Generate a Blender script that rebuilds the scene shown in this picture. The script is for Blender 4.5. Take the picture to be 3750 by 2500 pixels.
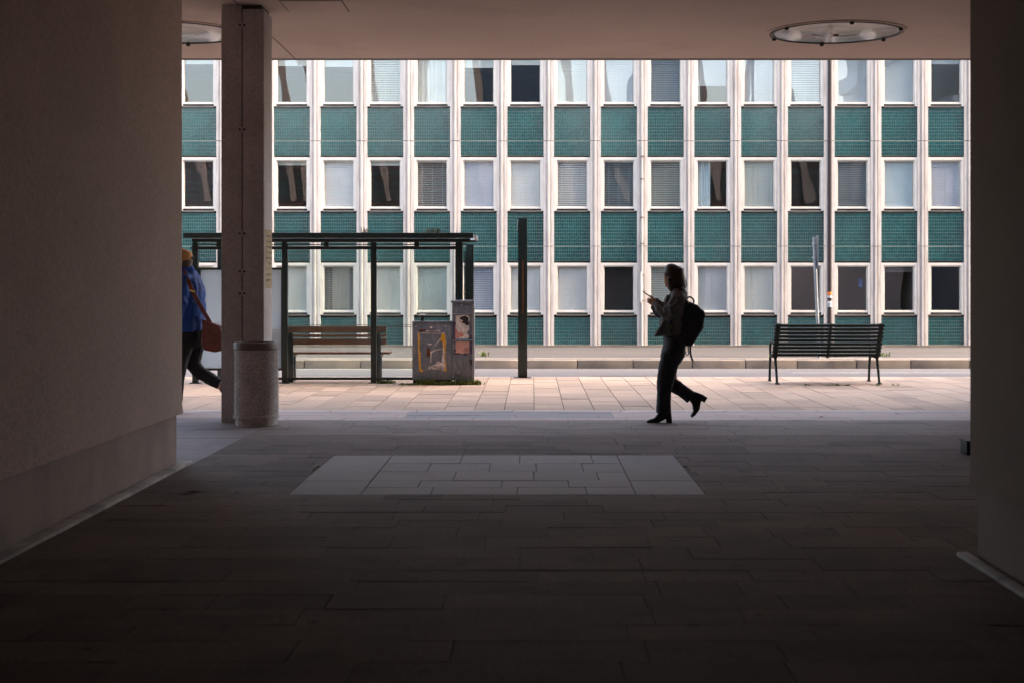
import bpy, bmesh, math, random
from mathutils import Vector, Matrix

random.seed(7)
R = math.radians
scene = bpy.context.scene
for _o in list(bpy.data.objects):
    bpy.data.objects.remove(_o)

# ------------------------------------------------------------------ camera
F = 5417.0            # focal length in photograph pixels (52 mm lens on 36 mm)
VX, VY, CH = 1950.0, 1040.0, 1.5
cam_d = bpy.data.cameras.new('camera')
cam = bpy.data.objects.new('camera', cam_d)
scene.collection.objects.link(cam)
cam.location = (0, 0, CH)
cam.rotation_euler = (R(90), 0, 0)
cam_d.sensor_width = 36.0
cam_d.lens = 36.0 * F / 3750.0
cam_d.shift_x = -(VX - 1875.0) / 3750.0
cam_d.shift_y = -(1250.0 - VY) / 3750.0
cam_d.clip_start = 0.1
cam_d.clip_end = 2000
cam_d.dof.use_dof = True
cam_d.dof.focus_distance = 19.5
cam_d.dof.aperture_fstop = 3.2
scene.camera = cam

# ------------------------------------------------------------------ light
SUN_AZ, SUN_EL = 97.0, 49.0
world = bpy.data.worlds.new('World')
scene.world = world
world.use_nodes = True
wn = world.node_tree
bg = wn.nodes['Background']
sky = wn.nodes.new('ShaderNodeTexSky')
sky.sky_type = 'NISHITA'
sky.sun_disc = False
sky.sun_elevation = R(SUN_EL)
sky.sun_rotation = R(SUN_AZ)
sky.air_density = 1.0
sky.dust_density = 4.5
sky.ozone_density = 0.7
wb_ = wn.nodes.new('ShaderNodeMix')          # white balance of the daylight
wb_.data_type = 'RGBA'
wb_.blend_type = 'MULTIPLY'
wb_.inputs[0].default_value = 1.0
wb_.inputs[7].default_value = (1.06, 0.97, 0.88, 1)
wn.links.new(sky.outputs[0], wb_.inputs[6])
wn.links.new(wb_.outputs[2], bg.inputs[0])
bg.inputs[1].default_value = 0.15
sun_d = bpy.data.lights.new('sun', 'SUN')
sun_d.energy = 0.6
sun_d.angle = R(12.0)
sun_d.color = (1.0, 0.92, 0.80)
sun = bpy.data.objects.new('sun', sun_d)
scene.collection.objects.link(sun)
_to = Vector((math.sin(R(SUN_AZ)) * math.cos(R(SUN_EL)), math.cos(R(SUN_AZ)) * math.cos(R(SUN_EL)), math.sin(R(SUN_EL))))
sun.rotation_euler = (-_to).to_track_quat('-Z', 'Y').to_euler()
sun.location = (30, -50, 40)

scene.view_settings.view_transform = 'Standard'
scene.view_settings.look = 'None'
scene.view_settings.gamma = 1.0
scene.view_settings.exposure = 3.05
scene.render.engine = 'CYCLES'
scene.cycles.use_denoising = True
scene.cycles.max_bounces = 8
scene.cycles.diffuse_bounces = 5
scene.cycles.transparent_max_bounces = 12
scene.cycles.caustics_reflective = False
scene.cycles.caustics_refractive = False

# ------------------------------------------------------------------ helpers
COL = scene.collection


class NT:
    def __init__(self, m):
        m.use_nodes = True
        self.t = m.node_tree
        self.b = self.t.nodes['Principled BSDF']
        self.out = self.t.nodes['Material Output']

    def n(self, kind, **kw):
        nd = self.t.nodes.new(kind)
        for k, v in kw.items():
            setattr(nd, k, v)
        return nd

    def l(self, a, b):
        self.t.links.new(a, b)


def ramp(nt, fac, stops):
    r = nt.n('ShaderNodeValToRGB')
    while len(r.color_ramp.elements) < len(stops):
        r.color_ramp.elements.new(0.5)
    for e, (p, c) in zip(r.color_ramp.elements, stops):
        e.position = p
        e.color = (c[0], c[1], c[2], 1) if len(c) == 3 else c
    nt.l(fac, r.inputs[0])
    return r.outputs[0]


def mixc(nt, fac, a, b, mode='MIX'):
    m = nt.n('ShaderNodeMix', data_type='RGBA', blend_type=mode)
    if isinstance(fac, (int, float)):
        m.inputs[0].default_value = fac
    else:
        nt.l(fac, m.inputs[0])
    for i, c in ((6, a), (7, b)):
        if isinstance(c, (tuple, list)):
            m.inputs[i].default_value = (c[0], c[1], c[2], 1)
        else:
            nt.l(c, m.inputs[i])
    return m.outputs[2]


def mapping(nt, coord='world', scale=(1, 1, 1)):
    if coord == 'world':
        src = nt.n('ShaderNodeNewGeometry').outputs['Position']
    else:
        src = nt.n('ShaderNodeTexCoord').outputs['Object']
    mp = nt.n('ShaderNodeMapping')
    mp.inputs['Scale'].default_value = scale
    nt.l(src, mp.inputs['Vector'])
    return mp.outputs[0]


def noise(nt, vec, scale, detail=4, rough=0.55):
    n = nt.n('ShaderNodeTexNoise')
    n.inputs['Scale'].default_value = scale
    n.inputs['Detail'].default_value = detail
    n.inputs['Roughness'].default_value = rough
    nt.l(vec, n.inputs['Vector'])
    return n.outputs[0]


def mat(name, col, rough=0.7, metal=0.0, spec=0.5, big=None, bigs=1.0, fine=None, fines=40.0, stretch=(1, 1, 1),
        stretch_col=None, stretch_scale=(3, 3, 0.5), rnd=0.0, bump=0.0, bumps=60.0, coord='world', island=0.0, spots=None, stain=None):
    """Procedural surface: base tone, broad blotches, fine grain, streaks, per-object tone, fine relief."""
    m = bpy.data.materials.new(name)
    nt = NT(m)
    c = nt.n('ShaderNodeRGB')
    c.outputs[0].default_value = (*col, 1)
    c = c.outputs[0]
    v = mapping(nt, coord, stretch)
    if big:
        f = ramp(nt, noise(nt, v, bigs, 5), [(0.35, (0, 0, 0)), (0.65, (1, 1, 1))])
        c = mixc(nt, f, c, big)
    if stretch_col:
        v2 = mapping(nt, coord, stretch_scale)
        f = ramp(nt, noise(nt, v2, 2.0, 5, 0.65), [(0.48, (0, 0, 0)), (0.75, (1, 1, 1))])
        c = mixc(nt, f, c, stretch_col)
    if fine:
        f = noise(nt, v, fines, 3, 0.7)
        f = ramp(nt, f, [(0.25, (1 - fine,) * 3), (0.75, (1 + fine * 0.6,) * 3)])
        c = mixc(nt, 1.0, c, f, 'MULTIPLY')
    if stain:                                  # wide uneven patches of dirt: (colour, scale)
        f = ramp(nt, noise(nt, v, stain[1], 6, 0.7), [(0.52, (0, 0, 0)), (0.70, (1, 1, 1))])
        c = mixc(nt, f, c, stain[0])
    if spots:                                  # gum, drips, chips: (colour, scale, how common)
        vo = nt.n('ShaderNodeTexVoronoi')
        vo.inputs['Scale'].default_value = spots[1]
        nt.l(v, vo.inputs['Vector'])
        f = ramp(nt, vo.outputs['Distance'], [(spots[2] * 0.7, (1, 1, 1)), (spots[2], (0, 0, 0))])
        c = mixc(nt, f, c, spots[0])
    if rnd:
        oi = nt.n('ShaderNodeObjectInfo')
        f = ramp(nt, oi.outputs['Random'], [(0.0, (1 - rnd, 1 - rnd, 1 - rnd)), (0.5, (1, 0.99, 0.98)), (1.0, (1 + rnd * 0.7, 1 + rnd * 0.62, 1 + rnd * 0.6))])
        c = mixc(nt, 1.0, c, f, 'MULTIPLY')
    if island:
        g = nt.n('ShaderNodeNewGeometry')
        f = ramp(nt, g.outputs['Random Per Island'], [(0.0, (1 - island,) * 3), (1.0, (1 + island,) * 3)])
        c = mixc(nt, 1.0, c, f, 'MULTIPLY')
    nt.l(c, nt.b.inputs['Base Color'])
    nt.b.inputs['Roughness'].default_value = rough
    nt.b.inputs['Metallic'].default_value = metal
    nt.b.inputs['Specular IOR Level'].default_value = spec
    if bump:
        b = nt.n('ShaderNodeBump')
        b.inputs['Strength'].default_value = bump
        b.inputs['Distance'].default_value = 0.01
        nt.l(noise(nt, v, bumps, 4, 0.6), b.inputs['Height'])
        nt.l(b.outputs[0], nt.b.inputs['Normal'])
    return m


def wrinkle(o, scale, amp, stretch=(1, 1, 1)):
    """soft cloth folds pushed into a finished garment"""
    from mathutils import noise as mn_
    me = o.data
    co = [v.co.copy() for v in me.vertices]
    no = [v.normal.copy() for v in me.vertices]
    for v, c, n in zip(me.vertices, co, no):
        p = Vector((c.x * stretch[0], c.y * stretch[1], c.z * stretch[2])) * scale
        f = mn_.noise(p) + 0.5 * mn_.noise(p * 2.1 + Vector((3, 1, 7)))
        v.co = c + n * (amp * (1 - 2.2 * abs(f)))
    me.update()


class MB:
    """Collects shapes into ONE mesh."""
    def __init__(self):
        self.v, self.f = [], []

    def add(self, vs, fs):
        o = len(self.v)
        self.v += [tuple(p) for p in vs]
        self.f += [tuple(i + o for i in f) for f in fs]
        return self

    def box(self, x0, x1, y0, y1, z0, z1):
        return self.add([(x0, y0, z0), (x1, y0, z0), (x1, y1, z0), (x0, y1, z0), (x0, y0, z1), (x1, y0, z1), (x1, y1, z1), (x0, y1, z1)],
                        [(0, 3, 2, 1), (4, 5, 6, 7), (0, 1, 5, 4), (1, 2, 6, 5), (2, 3, 7, 6), (3, 0, 4, 7)])

    def bar(self, a, b, w, h, up=(0, 0, 1)):
        a, b = Vector(a), Vector(b)
        d = (b - a).normalized()
        s = d.cross(Vector(up))
        if s.length < 1e-4:
            s = d.cross(Vector((0, 1, 0)))
        s.normalize()
        u = s.cross(d)
        vs = []
        for p in (a, b):
            for i, j in ((-1, -1), (1, -1), (1, 1), (-1, 1)):
                vs.append(p + s * (w / 2 * i) + u * (h / 2 * j))
        return self.add(vs, [(0, 1, 2, 3), (7, 6, 5, 4), (0, 4, 5, 1), (1, 5, 6, 2), (2, 6, 7, 3), (3, 7, 4, 0)])

    def prism(self, pts, y0, y1):
        """polygon in x,z extruded along y"""
        n = len(pts)
        vs = [(x, y0, z) for x, z in pts] + [(x, y1, z) for x, z in pts]
        fs = [tuple(range(n)), tuple(range(2 * n - 1, n - 1, -1))]
        for i in range(n):
            j = (i + 1) % n
            fs.append((i, i + n, j + n, j))
        return self.add(vs, fs)

    def prism_z(self, pts, z0, z1):
        n = len(pts)
        vs = [(x, y, z0) for x, y in pts] + [(x, y, z1) for x, y in pts]
        fs = [tuple(range(n - 1, -1, -1)), tuple(range(n, 2 * n))]
        for i in range(n):
            j = (i + 1) % n
            fs.append((i, j, j + n, i + n))
        return self.add(vs, fs)

    def lathe(self, prof, c=(0, 0, 0), n=48, cap=True):
        vs, fs = [], []
        for r, z in prof:
            for i in range(n):
                a = 2 * math.pi * i / n
                vs.append((c[0] + r * math.cos(a), c[1] + r * math.sin(a), c[2] + z))
        for k in range(len(prof) - 1):
            for i in range(n):
                j = (i + 1) % n
                fs.append((k * n + i, k * n + j, (k + 1) * n + j, (k + 1) * n + i))
        if cap:
            fs.append(tuple(range(n - 1, -1, -1)))
            fs.append(tuple(range((len(prof) - 1) * n, len(prof) * n)))
        return self.add(vs, fs)

    def tube(self, pts, rad, n=10):
        pts = [Vector(p) for p in pts]
        rs = rad if isinstance(rad, (list, tuple)) else [rad] * len(pts)
        vs, fs = [], []
        prev = None
        for i, p in enumerate(pts):
            d = (pts[min(i + 1, len(pts) - 1)] - pts[max(i - 1, 0)]).normalized()
            if prev is None:
                s = d.cross(Vector((0.13, 1, 0.07)))
                if s.length < 1e-3:
                    s = d.cross(Vector((1, 0, 0)))
            else:
                s = prev - d * prev.dot(d)
            s.normalize()
            prev = s
            t = d.cross(s)
            for k in range(n):
                a = 2 * math.pi * k / n
                vs.append(p + (s * math.cos(a) + t * math.sin(a)) * rs[i])
        for i in range(len(pts) - 1):
            for k in range(n):
                j = (k + 1) % n
                fs.append((i * n + k, i * n + j, (i + 1) * n + j, (i + 1) * n + k))
        fs.append(tuple(range(n - 1, -1, -1)))
        fs.append(tuple(range((len(pts) - 1) * n, len(pts) * n)))
        return self.add(vs, fs)

    def loft(self, secs, n=20, power=2.3):
        """secs: (x, z, y, half width in the x-z plane, half width along y); sections stand square to the path"""
        vs, fs = [], []
        for i, (x, z, y, rw, ry) in enumerate(secs):
            a, b = secs[max(i - 1, 0)], secs[min(i + 1, len(secs) - 1)]
            dx, dz = b[0] - a[0], b[1] - a[1]
            L = math.hypot(dx, dz) or 1
            nx, nz = -dz / L, dx / L
            for k in range(n):
                t = 2 * math.pi * k / n
                c, s = math.cos(t), math.sin(t)
                c = math.copysign(abs(c) ** (2 / power), c)
                s = math.copysign(abs(s) ** (2 / power), s)
                vs.append((x + nx * rw * c, y + ry * s, z + nz * rw * c))
        for i in range(len(secs) - 1):
            for k in range(n):
                j = (k + 1) % n
                fs.append((i * n + k, i * n + j, (i + 1) * n + j, (i + 1) * n + k))
        fs.append(tuple(range(n - 1, -1, -1)))
        fs.append(tuple(range((len(secs) - 1) * n, len(secs) * n)))
        return self.add(vs, fs)

    def ball(self, c, r, n=16):
        prof = []
        for k in range(n // 2 + 1):
            a = -math.pi / 2 + math.pi * k / (n // 2)
            prof.append((max(math.cos(a), 0.02), math.sin(a)))
        m = MB().lathe(prof, n=n)
        return self.add([(c[0] + p[0] * r[0], c[1] + p[1] * r[1], c[2] + p[2] * r[2]) for p in m.v], m.f)

    def mesh(self, name, smooth=False, bevel=0.0, fix=True, sharp=35):
        me = bpy.data.meshes.new(name)
        me.from_pydata(self.v, [], self.f)
        if fix or bevel:
            bm = bmesh.new()
            bm.from_mesh(me)
            bmesh.ops.recalc_face_normals(bm, faces=bm.faces)
            if bevel:
                es = [e for e in bm.edges if len(e.link_faces) == 2 and e.calc_face_angle(0) > R(30)]
                bmesh.ops.bevel(bm, geom=es, offset=bevel, segments=2, profile=0.6, affect='EDGES', clamp_overlap=True)
            bm.to_mesh(me)
            bm.free()
        if smooth or bevel:
            for p in me.polygons:
                p.use_smooth = True
            me.set_sharp_from_angle(angle=R(sharp))
        me.update()
        return me

    def build(self, name, m, parent=None, smooth=False, bevel=0.0, fix=True, sharp=35):
        return link(name, self.mesh(name, smooth, bevel, fix, sharp), m, parent)

    def skin(self, name, m, parent=None, voxel=0.008, smooth_it=3):
        """fuse overlapping closed shapes into one continuous surface"""
        me = self.mesh(name + '_raw')
        ob = bpy.data.objects.new(name + '_raw', me)
        COL.objects.link(ob)
        md = ob.modifiers.new('r', 'REMESH')
        md.mode = 'VOXEL'
        md.voxel_size = voxel
        ms = ob.modifiers.new('s', 'SMOOTH')
        ms.iterations = smooth_it
        ms.factor = 0.5
        dg = bpy.context.evaluated_depsgraph_get()
        new = bpy.data.meshes.new_from_object(ob.evaluated_get(dg))
        bpy.data.objects.remove(ob)
        bpy.data.meshes.remove(me)
        new.name = name
        for p in new.polygons:
            p.use_smooth = True
        return link(name, new, m, parent)


def link(name, me, m, parent=None):
    if m is not None and not me.materials:
        me.materials.append(m)
    o = bpy.data.objects.new(name, me)
    COL.objects.link(o)
    if parent is not None:
        o.parent = parent
        o.matrix_parent_inverse = parent.matrix_world.inverted() if parent.matrix_world else Matrix()
        # parents are plain empties placed before their parts: keep world coordinates
        o.matrix_parent_inverse = Matrix.Translation(-WORLD[parent.name]) if parent.name in WORLD else Matrix()
    return o


WORLD = {}


def thing(name, label, cat, loc=(0, 0, 0), group=None):
    o = bpy.data.objects.new(name, None)
    o.empty_display_size = 0.1
    COL.objects.link(o)
    o.location = loc
    WORLD[o.name] = Vector(loc)
    o['label'], o['category'] = label, cat
    if group:
        o['group'] = group
    return o


def tag(o, label, cat, group=None):
    o['label'], o['category'] = label, cat
    if group:
        o['group'] = group
    return o


def struct(o):
    o['kind'] = 'structure'
    return o


def px(sx, d):
    return (sx - VX) / F * d


def pz(sy, d):
    return CH - (sy - VY) / F * d


K = 3750 / 2352.0     # photograph pixels per pixel of my working view

# ------------------------------------------------------------------ materials
M_stucco_shade = mat('shaded_stucco', (0.30, 0.23, 0.20), 0.9, big=(0.26, 0.20, 0.175), bigs=0.9, fine=0.12, fines=70, bump=0.5, bumps=120)  # same render as the left wall, with the right wall's shade in its colour
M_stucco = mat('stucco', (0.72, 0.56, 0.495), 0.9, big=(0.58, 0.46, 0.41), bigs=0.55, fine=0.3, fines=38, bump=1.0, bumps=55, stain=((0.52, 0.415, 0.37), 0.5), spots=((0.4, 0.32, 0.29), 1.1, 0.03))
M_plinth = mat('plinth_render', (0.48, 0.385, 0.345), 0.9, big=(0.37, 0.30, 0.27), bigs=2.2, fine=0.15, fines=50, bump=0.5, bumps=90)
M_base = mat('base_fillet', (0.62, 0.57, 0.55), 0.75, big=(0.28, 0.26, 0.25), bigs=3, fine=0.2, fines=60, bump=0.3)
M_ceil = mat('ceiling_plaster', (0.56, 0.455, 0.40), 0.85, big=(0.49, 0.395, 0.345), bigs=0.4, stain=((0.45, 0.36, 0.31), 0.45), fine=0.15, fines=40, bump=0.25, bumps=110)
M_dark = mat('dark_gap', (0.03, 0.027, 0.026), 0.8, fine=0.2)
M_conc = mat('column_concrete', (0.56, 0.53, 0.515), 0.85, big=(0.46, 0.435, 0.42), bigs=2, fine=0.28, fines=40, bump=0.35,
             stretch_col=(0.46, 0.43, 0.415), stretch_scale=(4, 4, 0.4))
M_fascia = mat('brown_fascia', (0.16, 0.115, 0.095), 0.6, big=(0.12, 0.085, 0.07), bigs=0.6, fine=0.1)
M_tealstrip = mat('teal_strip', (0.10, 0.30, 0.26), 0.5, fine=0.1)
M_browncol = mat('brown_column', (0.50, 0.36, 0.27), 0.55, big=(0.42, 0.30, 0.22), bigs=1, fine=0.1)
M_tower = mat('slate_cladding', (0.10, 0.13, 0.16), 0.35, big=(0.08, 0.10, 0.13), bigs=0.4, fine=0.08)
M_bed = mat('paving_joints', (0.10, 0.08, 0.068), 0.95, big=(0.07, 0.075, 0.045), bigs=1.3, fine=0.3, fines=60)
M_slab = mat('rose_paving', (0.48, 0.345, 0.25), 0.82, big=(0.42, 0.305, 0.225), bigs=0.8, fine=0.3, fines=40, rnd=0.2, bump=0.35, bumps=60, stain=((0.36, 0.265, 0.20), 1.3), spots=((0.25, 0.19, 0.15), 2.6, 0.09))
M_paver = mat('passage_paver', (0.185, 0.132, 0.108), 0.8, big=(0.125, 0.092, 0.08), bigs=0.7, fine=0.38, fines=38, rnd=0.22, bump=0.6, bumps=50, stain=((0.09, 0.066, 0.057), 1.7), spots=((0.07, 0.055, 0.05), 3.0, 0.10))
M_gran = mat('granite_slab', (0.275, 0.245, 0.262), 0.6, big=(0.23, 0.203, 0.216), bigs=0.9, fine=0.3, fines=45, rnd=0.10, bump=0.25, bumps=60, stain=((0.22, 0.18, 0.175), 1.6), spots=((0.12, 0.10, 0.10), 3.2, 0.08))
M_lip = mat('lip_paving', (0.50, 0.40, 0.37), 0.7, big=(0.43, 0.34, 0.31), bigs=0.9, fine=0.3, fines=40, rnd=0.16, bump=0.35, bumps=60, stain=((0.33, 0.26, 0.235), 1.5), spots=((0.2, 0.16, 0.15), 2.6, 0.09))  # pale band stones, tone lifted further for daylight at the passage mouth
M_fade = mat('daylight_fade_paving', (0.30, 0.235, 0.21), 0.78, big=(0.24, 0.185, 0.165), bigs=0.8, fine=0.35, fines=40, rnd=0.2, bump=0.5, bumps=55, stain=((0.18, 0.14, 0.125), 1.6), spots=((0.1, 0.08, 0.07), 2.8, 0.1))  # in-between tone that paints the daylight fading into the passage
M_band = mat('pale_stone_band', (0.55, 0.46, 0.42), 0.7, big=(0.46, 0.38, 0.34), bigs=1.2, fine=0.15, fines=60, rnd=0.08)
M_asph = mat('asphalt', (0.118, 0.108, 0.112), 0.85, big=(0.095, 0.087, 0.09), bigs=0.5, fine=0.35, fines=55, bump=0.5, bumps=90, stretch=(0.6, 1.6, 1))
M_wslab = mat('far_paving', (0.20, 0.165, 0.14), 0.85, big=(0.17, 0.14, 0.12), bigs=0.8, fine=0.2, fines=50, rnd=0.12)
M_walk = mat('pavement_asphalt', (0.072, 0.062, 0.06), 0.88, big=(0.055, 0.048, 0.046), bigs=0.6, fine=0.25, fines=60, bump=0.4, bumps=90, stretch=(0.4, 1.3, 1))
M_kerb = mat('kerb_granite', (0.27, 0.215, 0.165), 0.85, big=(0.16, 0.13, 0.105), bigs=1.6, fine=0.3, fines=50, rnd=0.2, bump=0.6, bumps=50)
M_line = mat('road_paint', (0.78, 0.75, 0.70), 0.7, big=(0.6, 0.57, 0.54), bigs=4, fine=0.25, fines=40)
M_pil = mat('white_concrete', (0.66, 0.60, 0.545), 0.8, big=(0.57, 0.515, 0.465), bigs=1.3, fine=0.1, fines=60, rnd=0.05,
            stretch_col=(0.36, 0.315, 0.285), stretch_scale=(11, 11, 0.7), bump=0.2, bumps=80)
M_frame = mat('white_window_paint', (0.70, 0.655, 0.59), 0.45, big=(0.62, 0.58, 0.52), bigs=3, fine=0.06, rnd=0.05)
M_sill = mat('sill_metal', (0.16, 0.155, 0.14), 0.5, metal=0.3, big=(0.11, 0.10, 0.09), bigs=3, fine=0.2, rnd=0.15)
M_grout = mat('tile_grout', (0.36, 0.36, 0.29), 0.9, big=(0.26, 0.27, 0.22), bigs=1.2, fine=0.15)
M_tile = mat('teal_glazed_tile', (0.008, 0.077, 0.080), 0.15, spec=0.6, big=(0.006, 0.060, 0.066), bigs=0.8, fine=0.1, fines=20, island=0.28, rnd=0.16)
M_inside = mat('room_wall', (0.24, 0.21, 0.19), 0.9, big=(0.2, 0.18, 0.16), bigs=0.6)
M_green = mat('dark_green_paint', (0.010, 0.024, 0.022), 0.4, big=(0.007, 0.016, 0.015), bigs=3, fine=0.2, bump=0.05)
M_bgreen = mat('bench_green_paint', (0.006, 0.018, 0.016), 0.6, spec=0.25, big=(0.004, 0.011, 0.010), bigs=5, fine=0.2, bump=0.05)
M_wood = mat('bench_wood', (0.40, 0.19, 0.115), 0.65, big=(0.27, 0.12, 0.075), bigs=2, stretch=(1, 8, 8), fine=0.3, fines=8, bump=0.2, rnd=0.15)
M_cab = mat('cabinet_grey', (0.15, 0.178, 0.235), 0.55, big=(0.11, 0.128, 0.168), bigs=4, fine=0.25, fines=35, stretch_col=(0.24, 0.25, 0.28), stretch_scale=(9, 9, 2.5), bump=0.1)
M_yellow = mat('yellow_tape', (0.72, 0.42, 0.02), 0.5, big=(0.6, 0.3, 0.02), bigs=14, fine=0.15)
M_paper = mat('torn_paper', (0.80, 0.74, 0.74), 0.85, big=(0.5, 0.46, 0.47), bigs=22, fine=0.35, fines=60)
M_pink = mat('pink_flyer', (0.62, 0.38, 0.33), 0.8, big=(0.52, 0.30, 0.27), bigs=18, fine=0.2, fines=70)
M_red = mat('red_print', (0.60, 0.16, 0.11), 0.8, big=(0.55, 0.35, 0.32), bigs=25, fine=0.2)
M_black = mat('black_print', (0.012, 0.011, 0.012), 0.6, fine=0.2)
M_purple = mat('purple_spray', (0.045, 0.025, 0.10), 0.6, big=(0.07, 0.06, 0.10), bigs=9, fine=0.2)
M_cyan = mat('cyan_print', (0.06, 0.28, 0.42), 0.7, fine=0.2)
M_silver = mat('silver_edge', (0.5, 0.5, 0.52), 0.35, metal=0.7, fine=0.2)
M_rust = mat('rust', (0.14, 0.05, 0.025), 0.9, big=(0.08, 0.035, 0.02), bigs=20, fine=0.3)
M_cup = mat('cup_paper', (0.012, 0.022, 0.024), 0.5, fine=0.1)
M_white = mat('white_plastic', (0.75, 0.74, 0.72), 0.4, fine=0.05)
M_bin = mat('bin_aggregate', (0.60, 0.57, 0.56), 0.85, big=(0.50, 0.47, 0.46), bigs=5, fine=0.6, fines=60, bump=0.7, bumps=80, spots=((0.22, 0.2, 0.19), 45, 0.3))
M_binrim = mat('bin_rim', (0.19, 0.155, 0.145), 0.6, big=(0.14, 0.115, 0.105), bigs=6, fine=0.25)
M_frost = mat('frosted_panel', (0.55, 0.60, 0.63), 0.5, big=(0.50, 0.55, 0.58), bigs=1.5, fine=0.05)
M_grey = mat('galvanised', (0.36, 0.38, 0.40), 0.4, metal=0.6, big=(0.28, 0.30, 0.32), bigs=6, fine=0.15)
M_pole = mat('brown_pole', (0.035, 0.022, 0.020), 0.5, big=(0.025, 0.016, 0.015), bigs=3, fine=0.2)
M_paperY = mat('aged_notice', (0.46, 0.37, 0.22), 0.8, big=(0.38, 0.29, 0.16), bigs=6, fine=0.25, fines=30)
M_ink = mat('faded_ink', (0.13, 0.11, 0.09), 0.8, fine=0.3)
M_orange = mat('orange_sticker', (0.85, 0.20, 0.02), 0.5, fine=0.1)
M_leaf = mat('weed_leaf', (0.10, 0.15, 0.025), 0.6, big=(0.15, 0.17, 0.035), bigs=6, island=0.35)
M_moss = mat('roof_debris', (0.11, 0.06, 0.03), 0.9, big=(0.07, 0.055, 0.025), bigs=8, island=0.4)
M_dead = mat('dry_leaf', (0.10, 0.045, 0.02), 0.7, island=0.3)
# people
M_skin = mat('skin', (0.74, 0.43, 0.30), 0.5, big=(0.66, 0.36, 0.245), bigs=9, fine=0.06)
M_hair = mat('dark_hair', (0.045, 0.024, 0.017), 0.42, big=(0.09, 0.045, 0.03), bigs=6, stretch=(30, 30, 2), fine=0.4, fines=4, bump=0.5, bumps=5)
M_wool = mat('charcoal_wool', (0.19, 0.19, 0.195), 0.95, big=(0.125, 0.125, 0.128), bigs=9, fine=0.3, fines=130, bump=0.6, bumps=25)
M_seam = mat('seam_piping', (0.46, 0.44, 0.43), 0.8, fine=0.2)
M_denim = mat('dark_denim', (0.027, 0.029, 0.040), 0.8, big=(0.017, 0.018, 0.026), bigs=5, fine=0.3, fines=150, bump=0.5, bumps=14)
M_boot = mat('black_leather', (0.010, 0.010, 0.013), 0.22, big=(0.007, 0.007, 0.009), bigs=7, fine=0.2, bump=0.15, bumps=30)
M_pack = mat('black_nylon', (0.032, 0.034, 0.048), 0.5, big=(0.020, 0.021, 0.030), bigs=7, fine=0.3, fines=110, bump=0.4, bumps=22)
M_gold = mat('yellow_tag', (0.75, 0.55, 0.10), 0.45, fine=0.1)
M_phone = mat('phone_shell', (0.10, 0.045, 0.035), 0.3, fine=0.1)
M_blue = mat('blue_jacket', (0.005, 0.060, 0.30), 0.75, big=(0.004, 0.035, 0.18), bigs=5, fine=0.2, fines=90, bump=0.6, bumps=12)
M_cap = mat('mustard_cap', (0.55, 0.28, 0.10), 0.85, big=(0.45, 0.22, 0.08), bigs=10, fine=0.15, fines=150)
M_trous = mat('black_trousers', (0.012, 0.011, 0.011), 0.85, big=(0.008, 0.008, 0.008), bigs=6, fine=0.3, bump=0.5, bumps=14)
M_leather = mat('brown_leather', (0.19, 0.042, 0.026), 0.22, big=(0.11, 0.024, 0.016), bigs=10, fine=0.2, bump=0.2, bumps=30)
M_sock = mat('grey_sock', (0.30, 0.30, 0.32), 0.9, fine=0.2)


def glass(name, refl, tint=(0.86, 0.93, 0.92), wave=0.0, rough=0.0):
    m = bpy.data.materials.new(name)
    nt = NT(m)
    nt.t.nodes.remove(nt.b)
    tr = nt.n('ShaderNodeBsdfTransparent')
    tr.inputs[0].default_value = (*tint, 1)
    gl = nt.n('ShaderNodeBsdfGlossy')
    gl.inputs['Roughness'].default_value = rough
    gl.inputs['Color'].default_value = (0.95, 0.97, 1, 1)
    fr = nt.n('ShaderNodeLayerWeight')
    fr.inputs['Blend'].default_value = 0.5
    pw = nt.n('ShaderNodeMath', operation='POWER')
    nt.l(fr.outputs['Facing'], pw.inputs[0])
    pw.inputs[1].default_value = 4.0
    mm = nt.n('ShaderNodeMath', operation='MULTIPLY_ADD')
    nt.l(pw.outputs[0], mm.inputs[0])
    mm.inputs[1].default_value = 0.7
    mm.inputs[2].default_value = refl
    mx = nt.n('ShaderNodeMixShader')
    nt.l(mm.outputs[0], mx.inputs[0])
    nt.l(tr.outputs[0], mx.inputs[1])
    nt.l(gl.outputs[0], mx.inputs[2])
    nt.l(mx.outputs[0], nt.out.inputs[0])
    if wave:
        b = nt.n('ShaderNodeBump')
        b.inputs['Strength'].default_value = wave
        b.inputs['Distance'].default_value = 0.02
        nt.l(noise(nt, mapping(nt, 'world', (1, 1, 0.5)), 1.3, 1), b.inputs['Height'])
        nt.l(b.outputs[0], gl.inputs['Normal'])
    return m



def translucent(name, c, f):
    m = mat(name, c, 0.5, big=tuple(q * 0.92 for q in c), bigs=1.5, fine=0.05)
    nt = NT(m)
    tl = nt.n('ShaderNodeBsdfTranslucent')
    tl.inputs[0].default_value = (*c, 1)
    mx = nt.n('ShaderNodeMixShader')
    mx.inputs[0].default_value = f
    nt.l(nt.b.outputs[0], mx.inputs[1])
    nt.l(tl.outputs[0], mx.inputs[2])
    nt.l(mx.outputs[0], nt.out.inputs[0])
    return m


M_panel = translucent('milky_panel', (0.66, 0.73, 0.77), 0.6)
M_glass = glass('window_glass', 0.072, tint=(0.99, 1.0, 0.995), wave=0.22)
M_sglass = glass('shelter_glass', 0.03, tint=(0.90, 0.95, 0.93))
M_lampglass = glass('lamp_cover', 0.035, tint=(0.90, 0.88, 0.87), rough=0.1)

# ================================================================== SETTING
Y_EDGE, Y_KERB, Y_FAC = 24.0, 30.7, 37.7
Z_ROAD, Z_WALK, Z_FAC = -0.25, -0.075, -0.1
struct(MB().add([(-300, -200, -0.7), (300, -200, -0.7), (300, 400, -0.7), (-300, 400, -0.7)], [(0, 1, 2, 3)]).build('ground', M_walk, fix=False))

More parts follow.
